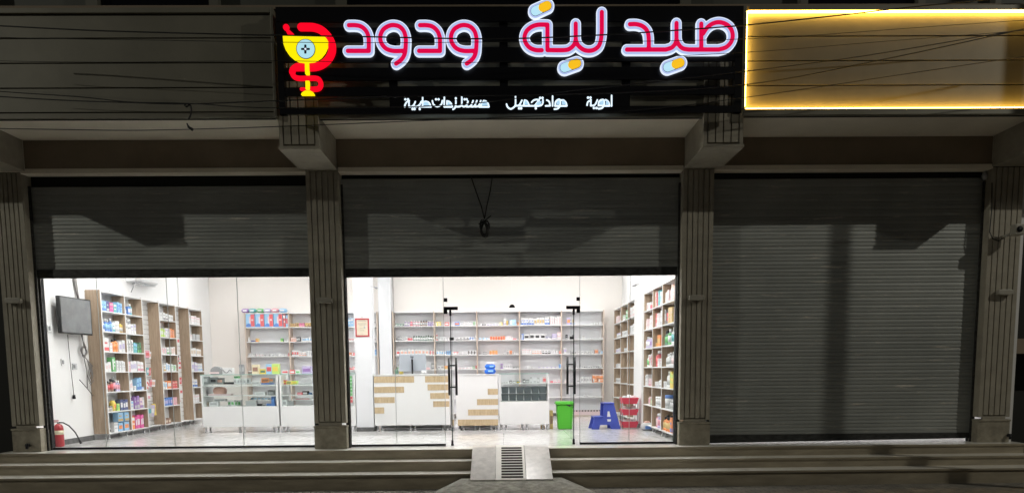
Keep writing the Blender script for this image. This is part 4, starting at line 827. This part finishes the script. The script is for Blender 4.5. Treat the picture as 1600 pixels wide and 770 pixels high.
# ------------------------------------------------------------------ goods on the shelves
ORD = 'first second third fourth fifth sixth seventh eighth ninth tenth eleventh twelfth thirteenth fourteenth fifteenth'.split()
ROWN = {6: 'top', 5: 'second', 4: 'third', 3: 'fourth', 2: 'fifth', 1: 'sixth', 0: 'bottom'}
COUNT = {}
def item_mesh(kind, w, d, h, c, c2):
    m = MB()
    if kind == 'box':
        m.box(-w / 2, w / 2, 0, d, 0, h)
        if c2 and h > .02:
            lay = random.randrange(4)
            if lay == 0: m.box(-w * .38, w * .38, -.0015, .0, h * .28, h * .72, 1)
            elif lay == 1: m.box(-w * .5, w * .5, -.0015, .0, h * .06, h * .30, 1).box(-w * .34, w * .2, -.0015, 0, h * .55, h * .68, 1)
            elif lay == 2: m.box(-w * .46, -w * .1, -.0015, .0, h * .12, h * .88, 1).box(w * .02, w * .4, -.0015, 0, h * .6, h * .72, 1).box(w * .02, w * .32, -.0015, 0, h * .36, h * .45, 1)
            else: m.box(-w * .5, w * .5, -.0015, .0, h * .68, h * .9, 1).box(-w * .3, w * .3, -.0015, 0, h * .34, h * .46, 1)
        return m, [C_(c)] + ([C_(c2)] if c2 else [])
    if kind == 'bottle':
        r = w / 2; n = 12
        m.lathe([(r * .95, 0), (r, h * .03), (r, h * .22)], n, (0, r, 0)); m.lathe([(r * 1.015, h * .18), (r * 1.015, h * .60)], n, (0, r, 0), 1)
        m.lathe([(r, h * .6), (r * .96, h * .68), (r * .5, h * .78), (r * .45, h * .8)], n, (0, r, 0)); m.lathe([(r * .55, h * .80), (r * .55, h), (.0001, h)], n, (0, r, 0), 2)
        return m, [C_(c), C_(c2 or 'white'), C_('black' if c in ('dark green', 'brown', 'orange') else 'white')]
    if kind == 'jar':
        r = w / 2; m.lathe([(r, 0), (r, h * .74), (r * .9, h * .78)], 14, (0, r, 0)); m.lathe([(r * 1.03, h * .76), (r * 1.03, h), (.0001, h)], 14, (0, r, 0), 1); m.lathe([(r * 1.01, h * .2), (r * 1.01, h * .6)], 14, (0, r, 0), 2)
        return m, [C_(c), C_(c2 or 'white'), C_('silver')]
    pillow(w, d, h, mb=m, seed=int(w * 1000)); m.box(-w * .25, w * .25, -d * .5 - .001, -d * .45, h * .3, h * .65, 1)
    return m, [C_(c), C_(c2 or 'white')]
KN = {'box': ('medicine_box', 'box', 'medicine boxes on the shelves'), 'bottle': ('bottle', 'bottle', 'bottles on the shelves'), 'jar': ('jar', 'jar', 'jars on the shelves'), 'pack': ('packet', 'packet', 'packets on the shelves')}
NAMEC = []
def run(base, rz, x0, x1, z, h, kind, c, c2, n, where, row, d=.09, inset=.02, gap=.07):
    """n goods side by side between x0 and x1 along a shelf whose frame is base/rz"""
    w = (x1 - x0) / n; iw = w * (1 - gap)
    if kind in ('bottle', 'jar'): iw = min(iw, h * .75)
    mb, mats = item_mesh(kind, iw, d, h, c, c2); src = None
    nm, cat, grp = KN[kind]
    for k in range(n):
        if src is None: o = src = mb.build(nm, mats)
        else: o = src.copy(); COL.objects.link(o)
        x = x0 + (k + .5) * w; y = inset + random.uniform(0, .025) + (d / 2 if kind == 'pack' else 0)
        a = rz; o.location = (base[0] + x * math.cos(a) - y * math.sin(a), base[1] + x * math.sin(a) + y * math.cos(a), z + .0008)
        o.rotation_euler = (0, 0, a + random.uniform(-.05, .05)); o.scale = (random.uniform(.84, 1.0), 1, random.uniform(.88, 1.06))
        key = (where, row, c, kind); COUNT[key] = i = COUNT.get(key, 0) + 1
        cc = c if not c2 or c2 == c else '%s and %s' % (c, c2)
        key2 = (where, row, cc, cat); COUNT[key2] = i = COUNT.get(key2, 0) + 1
        tag(o, '%s %s, %s along the %s shelf, %s' % (cc, cat, ORD[min(i - 1, 14)], ROWN[row] if not isinstance(row, str) else row, where), cat, grp)
kx = .016282
BK = lambda px: -6.52 + (px - 384.3) * kx
def back(row, runs, where, unit_y=6.95):
    z = ZB[row] if row < 7 else 2.702
    for (p0, p1, hp, kind, c, c2, n) in runs: run((0, unit_y, 0), 0, BK(p0), BK(p1), z, hp * .0166, kind, c, c2, n, where, row, d=.10)
w1, w2, w3, w4, w5 = 'bay above the monitor', 'bay behind the open left door', 'bay above the blue bag', 'bay above the grey bins', 'last back bay near the stool'
back(6, [(617.7, 630, 4, 'box', 'dark green', 'white', 3), (631, 640, 8, 'bottle', 'purple', 'white', 2), (640, 645, 8, 'bottle', 'red', 'pink', 1), (645, 656, 8, 'bottle', 'pink', 'white', 3), (656, 668, 8, 'bottle', 'brown', 'silver', 3), (668, 678, 8, 'bottle', 'purple', 'lilac', 3)], w1)
back(6, [(680, 689, 6, 'box', 'yellow', 'white', 2), (694, 702, 6, 'box', 'red', 'white', 1), (704, 709, 4, 'box', 'white', 'lilac', 1), (710, 718, 5.5, 'box', 'blue', 'orange', 1), (718, 739, 7, 'box', 'white', 'grey', 3), (739, 744, 7, 'box', 'white', 'green', 1)], w2)
back(6, [(748, 752, 3, 'box', 'white', 'grey', 1), (752, 760, 3.6, 'bottle', 'black', 'grey', 2), (760, 779, 3.2, 'box', 'white', 'lilac', 4), (779.5, 785.5, 4.5, 'box', 'yellow', 'white', 1), (786.5, 790, 12, 'box', 'white', 'lilac', 1), (790.3, 794, 7.5, 'box', 'gold', 'yellow', 1), (795, 807, 8, 'box', 'light blue', 'white', 1), (807.3, 811, 5, 'box', 'orange', 'brown', 1)], w3)
back(6, [(814, 834, 11, 'box', 'white', 'blue', 5), (834.2, 850.5, 11, 'box', 'white', 'gold', 4), (851, 858.5, 12.5, 'box', 'white', 'blue', 2), (859, 877, 13, 'box', 'white', 'pale pink', 5)], w4)
back(6, [(885, 891.5, 11, 'box', 'lilac', 'orange', 1), (893, 900, 4, 'box', 'white', 'light blue', 1), (925, 942, 3, 'jar', 'white', 'grey', 4)], w5)
back(5, [(618, 620, 4, 'box', 'dark grey', None, 1), (620.5, 625, 7.5, 'jar', 'dark grey', 'grey', 1), (625.2, 629, 6.5, 'bottle', 'dark grey', 'white', 1), (632, 636, 5, 'box', 'white', 'silver', 1), (636.3, 644, 3.6, 'box', 'red', 'pink', 2), (644.6, 678.5, 7.6, 'bottle', 'dark green', 'white', 9)], w1)
back(5, [(680.5, 683.5, 12, 'bottle', 'red', 'white', 1), (685, 701, 5, 'box', 'white', 'grey', 4), (703, 707, 5.5, 'box', 'white', 'lilac', 1), (712, 733, 5, 'box', 'white', 'black', 4), (733, 741, 5, 'box', 'white', 'blue', 2), (741.6, 745, 9.5, 'bottle', 'white', 'white', 1)], w2)
back(5, [(748, 764, 4, 'box', 'white', 'light blue', 3), (765, 789, 5.6, 'box', 'orange', 'red', 6), (790, 800.5, 6, 'box', 'white', 'pale pink', 3), (801, 806.5, 2.2, 'box', 'red', 'pink', 2)], w3)
back(5, [(814, 818, 10, 'box', 'blue', 'white', 1), (818.3, 852, 9.5, 'box', 'white', 'black', 4), (852.3, 862, 5, 'box', 'white', 'navy', 2), (862, 870, 8.5, 'box', 'lilac', 'white', 1), (870, 877, 11, 'box', 'pale pink', 'white', 1)], w4)
back(5, [(883.2, 887, 7.5, 'box', 'black', 'grey', 1), (909, 914, 6, 'box', 'white', 'silver', 1), (916, 926, 2.2, 'jar', 'white', 'grey', 3), (938, 943, 2.2, 'box', 'silver', 'white', 1)], w5)
back(4, [(618, 624, 7.5, 'box', 'white', 'red', 1), (624.5, 669, 8.2, 'box', 'white', 'salmon', 8), (670, 679, 7, 'box', 'white', 'red', 2)], w1)
back(4, [(681, 696, 6, 'box', 'white', 'light blue', 4), (696, 703, 6, 'box', 'light blue', 'navy', 2), (707, 716, 5, 'box', 'white', 'red', 2), (716, 729, 5.5, 'box', 'white', 'grey', 2), (730, 744, 6, 'box', 'white', 'black', 3)], w2)
back(4, [(748, 750, 3, 'bottle', 'black', None, 1), (754, 760, 3.4, 'box', 'dark grey', 'white', 2), (763.5, 777, 6, 'box', 'orange', 'gold', 3), (785, 790, 3.5, 'bottle', 'dark grey', 'white', 2), (790.5, 794.5, 6.5, 'box', 'dark grey', 'white', 1), (795, 799.5, 6.2, 'box', 'orange', 'brown', 1), (801, 811, 3, 'jar', 'white', 'grey', 3)], w3)
back(4, [(814.5, 830, 8, 'box', 'white', 'pale pink', 4), (830.3, 846, 7, 'box', 'white', 'salmon', 4), (846.3, 860, 7.5, 'box', 'white', 'black', 3), (860.5, 872, 6.5, 'box', 'white', 'grey', 3), (873, 877, 4.4, 'box', 'salmon', 'red', 1)], w4)
back(4, [(880, 885.5, 9, 'box', 'white', 'lilac', 1), (895, 900.5, 3.6, 'bottle', 'black', 'white', 2), (902, 928, 4.5, 'box', 'white', 'silver', 5), (929.5, 935, 6.5, 'box', 'salmon', 'orange', 1), (937, 942.5, 3.6, 'box', 'light blue', 'white', 1)], w5)
back(3, [(672, 679, 9.5, 'box', 'dark grey', 'silver', 1), (663, 671, 4, 'box', 'white', 'red', 1), (618, 622, 5, 'box', 'white', 'green', 1)], w1)
back(3, [(682, 692, 5.5, 'box', 'white', 'dark grey', 2), (692, 699, 5.5, 'box', 'gold', 'orange', 1), (703, 709, 5, 'box', 'white', 'grey', 1), (715, 737, 3, 'box', 'white', 'pale pink', 4), (737, 741, 4, 'box', 'green', 'white', 1), (741.3, 745, 5.5, 'box', 'red', 'brown', 1)], w2)
back(3, [(781, 785, 8.2, 'box', 'purple', 'dark grey', 1), (786, 799, 7, 'box', 'white', 'grey', 4), (800.5, 811, 3, 'box', 'dark grey', 'silver', 3)], w3)
back(3, [(820, 832, 4, 'box', 'white', 'grey', 3), (840, 872, 2.8, 'box', 'white', 'lilac', 5), (873, 877.3, 7, 'box', 'light blue', 'blue', 1)], w4)
back(3, [(884, 889, 4, 'box', 'white', 'dark grey', 1), (894, 912, 4, 'jar', 'white', 'silver', 5), (912, 942, 4, 'bottle', 'white', 'dark grey', 8)], w5)
back(2, [(858.5, 864, 3.2, 'box', 'red', 'pink', 1), (864.3, 876, 5, 'box', 'white', 'pink', 2)], w4)
back(2, [(881, 889, 5, 'box', 'white', 'pale pink', 1), (894.5, 906, 4, 'box', 'white', 'grey', 2), (907.5, 925, 8.5, 'box', 'white', 'silver', 4), (925.3, 943.3, 6, 'box', 'orange', 'white', 2), ], w5)
for k in range(2):
    run((0, 6.95, 0), 0, BK(925.5), BK(943), ZB[2] + .108, .1, 'box', 'orange', 'white', 1 + k * 0, 'stacked atop a pair by the stool', 2, .1) if k == 0 else None
back(1, [(894, 905, 3, 'box', 'white', 'silver', 3), (912, 920, 2.4, 'box', 'white', 'grey', 2)], w5)
v1, v2, v3 = 'back bay with nappy packs', 'back bay beside the dark pillar', 'back bay by the white column'
back(6, [(386, 402.5, 21, 'pack', 'blue', 'red', 1)], v1) if False else None
NB = 'nappy packs on the back shelf'
for i, (a, b) in enumerate(((386.2, 399.8), (401, 414.6), (415.2, 428.6), (429.4, 443))):
    X0, X1 = BK(a), BK(b); w = X1 - X0
    t = thing('nappy_pack', '%s large blue and red nappy pack along the top back shelf' % ORD[i], 'nappy pack', (X0, 6.97, 2.336), 0, NB)
    MB().box(0, w, 0, .2, 0, .335).build('pack_body', C_('light blue'), t, bevel=.008); MB().box(w * .56, w * .98, -.002, -.0003, .02, .32).build('red_panel', C_('red'), t); MB().prism([(w * .02, .01), (w * .55, .01), (w * .55, .07), (w * .3, .1), (w * .02, .06)], -.002, -.0003).build('blue_wave', C_('blue'), t)
    MB().box(w * .38, w * .56, -.0035, -.0022, .10, .27).box(w * .62, w * .86, -.0035, -.0022, .16, .2).build('print', C_('pale pink'), t)
back(6, [(443.6, 447.5, 20, 'box', 'red', 'white', 1), (447.8, 451.5, 20, 'box', 'light blue', 'red', 1)], v1)
back(6, [(454, 467.5, 6, 'box', 'gold', 'brown', 5), (467.8, 477, 6.4, 'box', 'pink', 'magenta', 2), (477.3, 520, 6, 'box', 'gold', 'brown', 8)], v2)
back(5, [(387, 391, 7.5, 'bottle', 'white', 'white', 1), (392, 398, 2, 'box', 'navy', None, 1), (399.5, 404.5, 5, 'box', 'gold', 'orange', 1), (438, 442, 5, 'box', 'green', 'lime', 1), (446, 451, 2.5, 'box', 'white', 'grey', 1)], v1)
back(5, [(454, 463, 6.4, 'box', 'salmon', 'white', 3), (463.3, 468.7, 7, 'box', 'black', 'white', 2), (472, 487, 5.6, 'box', 'white', 'light blue', 4), (490, 518, 5, 'box', 'white', 'grey', 4)], v2)
back(4, [(387, 398, 5, 'box', 'white', 'grey', 3), (399, 412, 3.6, 'box', 'white', 'pale pink', 3), (413, 430, 3.2, 'box', 'white', 'dark grey', 3), (431, 448, 3, 'box', 'white', 'silver', 3), (449.5, 451.8, 5, 'box', 'red', None, 1)], v1)
back(4, [(455, 466, 8.5, 'box', 'white', 'red', 3), (466, 478, 6.8, 'box', 'white', 'salmon', 3), (478, 489, 7, 'box', 'white', 'grey', 3), (492, 518, 6, 'box', 'white', 'pale pink', 4)], v2)
back(6, [(540, 553, 12.5, 'box', 'light blue', 'white', 3), (582, 587, 8, 'box', 'white', 'dark grey', 1)], v3)
back(5, [(540, 553, 4, 'box', 'white', 'red', 3), (583, 587, 4, 'bottle', 'black', 'white', 1)], v3)
back(4, [(541, 548, 4.5, 'box', 'orange', 'white', 2), (548, 553.5, 4.5, 'box', 'red', 'white', 1), (583.5, 587, 9, 'box', 'light blue', 'blue', 1)], v3)
back(3, [(542, 553.5, 6, 'box', 'white', 'red', 2), (543, 553, 3, 'box', 'pale pink', 'red', 1)], v3)
pt = [(379, 'purple'), (390, 'teal'), (402, 'green'), (413, 'lilac'), (425, 'pink'), (437, 'light blue')]
for i, (p0, c) in enumerate(pt):
    o, ms = item_mesh('pack', .19, .2, .105, c, 'white'); tag(o.build('packet', ms, None, 0, (BK(p0 + 6), 7.07, 2.702)), '%s soft pack lying on top of the back unit, %s from its outer end' % (c, ORD[i]), 'packet', 'soft packs on top of the back unit')
# hanging strip at the column
t = thing('hanging_display', 'narrow hanging strip of green and red sachets beside the white column', 'display strip', (at(548, 600, Y=3.09).x, 3.085, 0))
for i in range(8): MB().box(-.03, .03, 0, .006, 1.06 - i * .068, 1.115 - i * .068).build('sachet', C_('green' if i < 6 else 'red'), t)

LB = (-7.22, 0, 0)
def left(bay, row, runs, where):
    a, b = LE[bay] + .02, LE[bay + 1] - .02
    for (f0, f1, h, kind, c, c2, n) in runs: run(LB, R(90), a + (b - a) * f0, a + (b - a) * f1, ZB[row], h, kind, c, c2, n, where, row, d=.10)
A_, B_, D_, F_ = 'bay nearest the screen', 'second bay from screen', 'bay between hanging strips', 'far bay of left wall'
left(0, 6, [(.08, .3, .20, 'box', 'light blue', 'blue', 2), (.3, .42, .19, 'box', 'navy', 'grey', 1), (.42, .6, .19, 'box', 'magenta', 'pink', 2), (.6, .74, .17, 'box', 'teal', 'white', 1), (.74, .98, .21, 'box', 'light blue', 'blue', 2)], A_)
left(0, 5, [(.06, .18, .2, 'bottle', 'white', 'blue', 1), (.2, .5, .24, 'bottle', 'blue', 'light blue', 3), (.5, .62, .17, 'box', 'white', 'teal', 1), (.62, .82, .23, 'box', 'white', 'grey', 2), (.82, .98, .16, 'jar', 'gold', 'yellow', 2)], A_)
left(0, 4, [(.06, .3, .24, 'box', 'white', 'red', 1), (.3, .42, .16, 'box', 'white', 'pale pink', 1), (.46, .7, .24, 'bottle', 'orange', 'orange', 2), (.7, .98, .22, 'box', 'white', 'lilac', 2)], A_)
left(0, 3, [(.06, .34, .17, 'box', 'white', 'pale pink', 2), (.36, .52, .25, 'box', 'green', 'white', 1), (.54, .98, .2, 'box', 'white', 'silver', 4)], A_)
left(0, 2, [(.05, .12, .14, 'box', 'white', None, 1), (.16, .4, .22, 'bottle', 'brown', 'red', 2), (.4, .5, .26, 'bottle', 'black', 'pink', 1), (.52, .7, .2, 'bottle', 'lilac', 'pink', 2)], A_)
left(0, 1, [(.05, .28, .1, 'jar', 'beige', 'dark grey', 2), (.3, .46, .2, 'pack', 'yellow', 'orange', 1), (.46, .62, .15, 'box', 'lime', 'green', 1), (.62, .98, .2, 'box', 'navy', 'white', 3)], A_)
left(0, 0, [(.05, .16, .12, 'bottle', 'white', 'black', 1), (.25, .45, .2, 'box', 'white', 'silver', 1), (.48, .98, .17, 'box', 'light blue', 'orange', 2)], A_)
run(LB, R(90), LE[0] + .4, LE[1] - .03, ZB[0] + .18, .17, 'box', 'light blue', 'gold', 2, 'atop the pair nearest the screen', 0, .1)
left(1, 6, [(.04, .14, .09, 'box', 'white', 'grey', 1), (.2, .34, .15, 'box', 'blue', 'white', 1), (.36, .5, .23, 'bottle', 'teal', 'white', 1)], B_)
left(1, 5, [(.06, .38, .29, 'box', 'white', 'dark grey', 3), (.4, .64, .19, 'box', 'white', 'lilac', 2)], B_)
left(1, 4, [(.03, .42, .27, 'box', 'white', 'dark grey', 3), (.44, .68, .21, 'box', 'teal', 'light blue', 2), (.7, .97, .2, 'box', 'dark green', 'green', 2)], B_)
left(1, 3, [(.03, .2, .2, 'box', 'pink', 'white', 2), (.22, .6, .21, 'box', 'white', 'lilac', 4), (.6, .97, .2, 'box', 'white', 'pink', 4)], B_)
left(1, 2, [(.03, .3, .2, 'box', 'white', 'pale pink', 2), (.34, .5, .09, 'box', 'white', 'grey', 1), (.5, .78, .24, 'box', 'light blue', 'blue', 2), (.8, .97, .06, 'box', 'white', 'blue', 1)], B_)
left(1, 1, [(.05, .28, .17, 'box', 'white', 'light blue', 1), (.3, .6, .24, 'box', 'purple', 'silver', 2), (.6, .8, .24, 'box', 'pale pink', 'purple', 1), (.8, .95, .22, 'box', 'silver', 'white', 1)], B_)
left(1, 0, [(.04, .26, .24, 'box', 'orange', 'white', 2), (.28, .8, .25, 'box', 'magenta', 'white', 5)], B_)
left(3, 6, [(.05, .25, .24, 'box', 'white', 'grey', 2), (.32, .6, .15, 'box', 'white', 'dark grey', 2), (.6, .95, .14, 'box', 'white', 'silver', 2)], D_)
left(3, 5, [(.04, .36, .17, 'box', 'lime', 'white', 3), (.36, .68, .19, 'box', 'white', 'lilac', 2), (.68, .97, .19, 'box', 'orange', 'salmon', 2)], D_)
left(3, 4, [(.04, .4, .16, 'box', 'white', 'pink', 3), (.42, .7, .15, 'box', 'white', 'green', 2), (.7, .97, .17, 'box', 'white', 'salmon', 2)], D_)
left(3, 3, [(.1, .3, .16, 'box', 'white', 'gold', 1), (.3, .6, .17, 'box', 'white', 'light blue', 2), (.6, .97, .15, 'box', 'white', 'green', 2)], D_)
left(3, 2, [(.05, .3, .15, 'box', 'white', 'light blue', 2), (.3, .62, .18, 'box', 'orange', 'white', 2), (.64, .97, .17, 'box', 'red', 'salmon', 2)], D_)
left(3, 1, [(.05, .62, .16, 'box', 'blue', 'lilac', 6), (.64, .97, .17, 'box', 'pink', 'pale pink', 2)], D_)
left(3, 0, [(.05, .45, .11, 'box', 'brown', 'beige', 2)], D_)
left(5, 6, [(.04, .96, .19, 'box', 'white', 'pale pink', 6)], F_)
left(5, 5, [(.04, .3, .13, 'box', 'white', 'pale pink', 2), (.34, .9, .14, 'box', 'silver', 'grey', 3)], F_)
left(5, 4, [(.04, .95, .17, 'box', 'white', 'beige', 4)], F_)
left(5, 3, [(.04, .3, .22, 'box', 'white', 'lilac', 1), (.3, .6, .2, 'box', 'lilac', 'white', 2), (.62, .95, .18, 'box', 'white', 'light blue', 3)], F_)
left(5, 2, [(.04, .5, .2, 'box', 'white', 'blue', 3)], F_)
left(5, 1, [(.04, .6, .2, 'box', 'white', 'pale pink', 3)], F_)
# packets hanging on the two slatwalls
rh = random.Random(3); hc = {}
for bay, items, wh in ((2, [(.3, 1.93, 'white', 'grey'), (.2, 1.42, 'red', 'white'), (.36, 1.5, 'white', 'red'), (.55, 1.52, 'pink', 'red'), (.7, 1.5, 'white', 'salmon'), (.14, 1.2, 'lilac', 'purple'), (.32, 1.15, 'pink', 'white'), (.5, 1.17, 'teal', 'white'), (.66, 1.16, 'red', 'pink'), (.2, .9, 'beige', 'red'), (.36, .88, 'red', 'white'), (.5, .9, 'white', 'red'), (.66, .92, 'pink', 'red'), (.8, .92, 'white', 'salmon'), (.25, .62, 'pink', 'white'), (.5, .63, 'white', 'pink'), (.4, .28, 'light blue', 'white'), (.55, .3, 'silver', 'teal'), (.68, .3, 'lilac', 'white'), (.82, .32, 'yellow', 'gold'), (.2, .16, 'pale pink', 'white'), (.3, .14, 'salmon', 'pink')], 'left slatwall beside the books'),
                       (4, [(.2, 2.0, 'black', 'grey'), (.3, 1.8, 'red', 'white'), (.55, 1.85, 'white', 'red'), (.4, 1.66, 'red', 'black'), (.2, 1.5, 'white', 'pink'), (.5, 1.45, 'black', 'red'), (.3, 1.28, 'pink', 'red'), (.6, 1.3, 'red', 'white'), (.4, 1.1, 'white', 'red'), (.25, .92, 'black', 'white'), (.55, .95, 'red', 'pink'), (.3, .72, 'pink', 'white'), (.62, .7, 'white', 'red'), (.45, .5, 'white', 'red')], 'far left slatwall')):
    a, b = LE[bay] + .02, LE[bay + 1] - .02
    for i, (f_, z, c, c2) in enumerate(items):
        key = (bay, c, c2); hc[key] = hc.get(key, 0) + 1
        hgt = .15 if z > .4 else .24
        m = MB().box(-.045, .045, -.012, .012, 0, hgt); m.box(-.035, .035, -.0135, -.012, hgt * .3, hgt * .7, 1); m.tube([(0, .0, hgt * .97), (0, .1, hgt * 1.0)], .004, 5, 2)
        y = a + (b - a) * f_
        o = m.build('hanging_packet', [C_(c), C_(c2), M['steel']], None, 0, (-7.395 + rh.uniform(.0, .03), y, z)); o.rotation_euler = (rh.uniform(-.1, .1), rh.uniform(-.12, .12), R(90) + rh.uniform(-.5, .1))
        tag(o, '%s %s and %s packet hanging on the %s' % (ORD[hc[key] - 1], c, c2, wh), 'packet', 'packets hanging on the slatwalls')
RB = (2.82, 0, 0)
def right(edges, bay, row, runs, where):
    """bay counted from the far end; f runs far to near"""
    far, near = edges[len(edges) - 1 - bay] - .02, edges[len(edges) - 2 - bay] + .02
    for (f0, f1, h, kind, c, c2, n) in runs: run((2.82, far, 0), R(-90), (far - near) * f0, (far - near) * f1, ZB[row], h, kind, c, c2, n, where, row, d=.10)
N1, N2, N3 = 'right bay nearest the glass', 'middle bay near the glass', 'bay beside the right column'
right(RE, 2, 6, [(.05, .4, .2, 'box', 'pale pink', 'white', 3), (.42, .5, .29, 'bottle', 'pale pink', 'white', 1), (.54, .95, .25, 'box', 'salmon', 'white', 3)], N1)
right(RE, 2, 5, [(.03, .16, .27, 'box', 'dark grey', 'white', 1), (.18, .28, .2, 'box', 'red', 'dark grey', 1), (.3, .72, .29, 'box', 'gold', 'beige', 2), (.78, .95, .25, 'box', 'white', 'pale pink', 1)], N1)
right(RE, 2, 4, [(.05, .25, .26, 'bottle', 'dark green', 'green', 2), (.28, .5, .28, 'bottle', 'green', 'white', 2), (.55, .95, .28, 'bottle', 'white', 'teal', 3)], N1)
right(RE, 2, 3, [(.1, .5, .24, 'bottle', 'white', 'silver', 3), (.55, .92, .24, 'bottle', 'white', 'pale pink', 3)], N1)
right(RE, 2, 2, [(.05, .28, .12, 'box', 'white', 'silver', 2), (.3, .52, .29, 'bottle', 'white', 'silver', 2), (.55, .95, .27, 'box', 'yellow', 'lime', 3)], N1)
right(RE, 2, 1, [(.05, .4, .26, 'jar', 'white', 'blue', 1), (.45, .95, .18, 'jar', 'white', 'silver', 3)], N1)
right(RE, 2, 0, [(.03, .6, .27, 'bottle', 'orange', 'gold', 5), (.62, .95, .25, 'box', 'orange', 'blue', 2)], N1)
right(RE, 1, 6, [(.05, .2, .3, 'box', 'salmon', 'white', 1), (.22, .32, .28, 'box', 'red', 'pink', 1), (.34, .6, .27, 'box', 'teal', 'white', 3), (.62, .95, .26, 'box', 'white', 'light blue', 3)], N2)
right(RE, 1, 5, [(.05, .3, .25, 'box', 'red', 'pink', 2), (.32, .62, .24, 'box', 'white', 'pale pink', 3), (.64, .95, .28, 'box', 'white', 'silver', 3)], N2)
right(RE, 1, 4, [(.1, .2, .08, 'box', 'gold', 'orange', 1), (.3, .7, .2, 'box', 'orange', 'gold', 3), (.75, .92, .31, 'bottle', 'orange', 'salmon', 1)], N2)
right(RE, 1, 3, [(.12, .35, .31, 'bottle', 'red', 'red', 1), (.4, .75, .15, 'box', 'white', 'pale pink', 2), (.78, .94, .19, 'bottle', 'red', 'white', 1)], N2)
right(RE, 1, 2, [(.05, .5, .1, 'box', 'white', 'silver', 3), (.52, .95, .13, 'box', 'white', 'grey', 3)], N2)
right(RE, 1, 1, [(.15, .85, .2, 'jar', 'white', 'white', 3)], N2)
right(RE, 1, 0, [(.2, .45, .27, 'bottle', 'pink', 'pale pink', 2), (.45, .7, .27, 'bottle', 'lilac', 'pink', 2), (.7, .95, .26, 'bottle', 'light blue', 'white', 2)], N2)
right(RE, 0, 6, [(.1, .6, .16, 'box', 'white', 'pale pink', 3), (.62, .95, .08, 'box', 'red', 'magenta', 2)], N3)
right(RE, 0, 5, [(.05, .5, .2, 'box', 'pale pink', 'white', 3), (.5, .95, .25, 'box', 'white', 'pale pink', 3)], N3)
right(RE, 0, 4, [(.05, .5, .23, 'bottle', 'lilac', 'white', 3), (.5, .95, .18, 'box', 'lilac', 'purple', 3)], N3)
right(RE, 0, 3, [(.1, .5, .22, 'bottle', 'white', 'green', 3), (.5, .95, .25, 'box', 'white', 'red', 3)], N3)
right(RE, 0, 2, [(.05, .35, .22, 'box', 'white', 'silver', 2), (.36, .95, .15, 'box', 'pale pink', 'pink', 3)], N3)
right(RE, 0, 1, [(.4, .7, .15, 'box', 'pale pink', 'pink', 2), (.72, .92, .12, 'box', 'green', 'lime', 1)], N3)
S1, S2, S3 = 'bay behind the red rack', 'bay beyond the right column', 'bay behind the blue stool'
right(R2, 2, 6, [(.1, .9, .22, 'box', 'white', 'pale pink', 5)], S1)
right(R2, 2, 5, [(.05, .9, .2, 'box', 'white', 'silver', 5)], S1)
right(R2, 1, 6, [(.1, .4, .12, 'box', 'white', 'green', 2), (.5, .9, .2, 'box', 'green', 'white', 3)], S2)
right(R2, 1, 5, [(.05, .9, .12, 'box', 'white', 'grey', 4)], S2)
right(R2, 1, 4, [(.3, .6, .09, 'jar', 'white', 'silver', 2), (.7, .95, .28, 'box', 'white', 'silver', 1)], S2)
right(R2, 0, 6, [(.1, .45, .17, 'box', 'pale pink', 'white', 3), (.7, .95, .26, 'box', 'white', 'beige', 2)], S3)
right(R2, 0, 5, [(.1, .9, .12, 'jar', 'white', 'lilac', 5)], S3)
right(R2, 0, 4, [(.05, .9, .11, 'box', 'white', 'lilac', 5)], S3)
right(R2, 0, 3, [(.1, .95, .1, 'box', 'white', 'silver', 4)], S3)
right(R2, 0, 2, [(.2, .9, .11, 'box', 'white', 'grey', 3)], S3)

# past 300 boxes: the smallest in view become one mass
boxes = [o for o in S.objects if o.name.startswith('medicine_box')]
def seen(o):
    v = o.location - EYE; d = o.data; xs_ = [q.co for q in d.vertices]
    return (max(q.x for q in xs_) - min(q.x for q in xs_)) * (max(q.z for q in xs_) - min(q.z for q in xs_)) / v.length_squared * (abs(v.normalized().x) if abs(math.sin(o.rotation_euler.z)) > .7 else 1)
boxes.sort(key=seen, reverse=True)
rest = boxes[285:]
bm = bmesh.new(); mlist = []
for o in rest:
    tmp = o.data.copy(); mw = Matrix.LocRotScale(o.location, o.rotation_euler, o.scale); tmp.transform(mw)
    idx = []
    for mm in tmp.materials:
        if mm not in mlist: mlist.append(mm)
        idx.append(mlist.index(mm))
    for p in tmp.polygons: p.material_index = idx[p.material_index]
    bm.from_mesh(tmp); bpy.data.meshes.remove(tmp)
me = bpy.data.meshes.new('small_boxes'); bm.to_mesh(me); bm.free()
for mm in mlist: me.materials.append(mm)
tag(bpy.data.objects.new('small_boxes', me), 'remaining small flat medicine boxes scattered over all the shelves', 'medicine boxes', None, 'stuff')
COL.objects.link(bpy.data.objects['small_boxes'])
for o in rest: bpy.data.objects.remove(o)
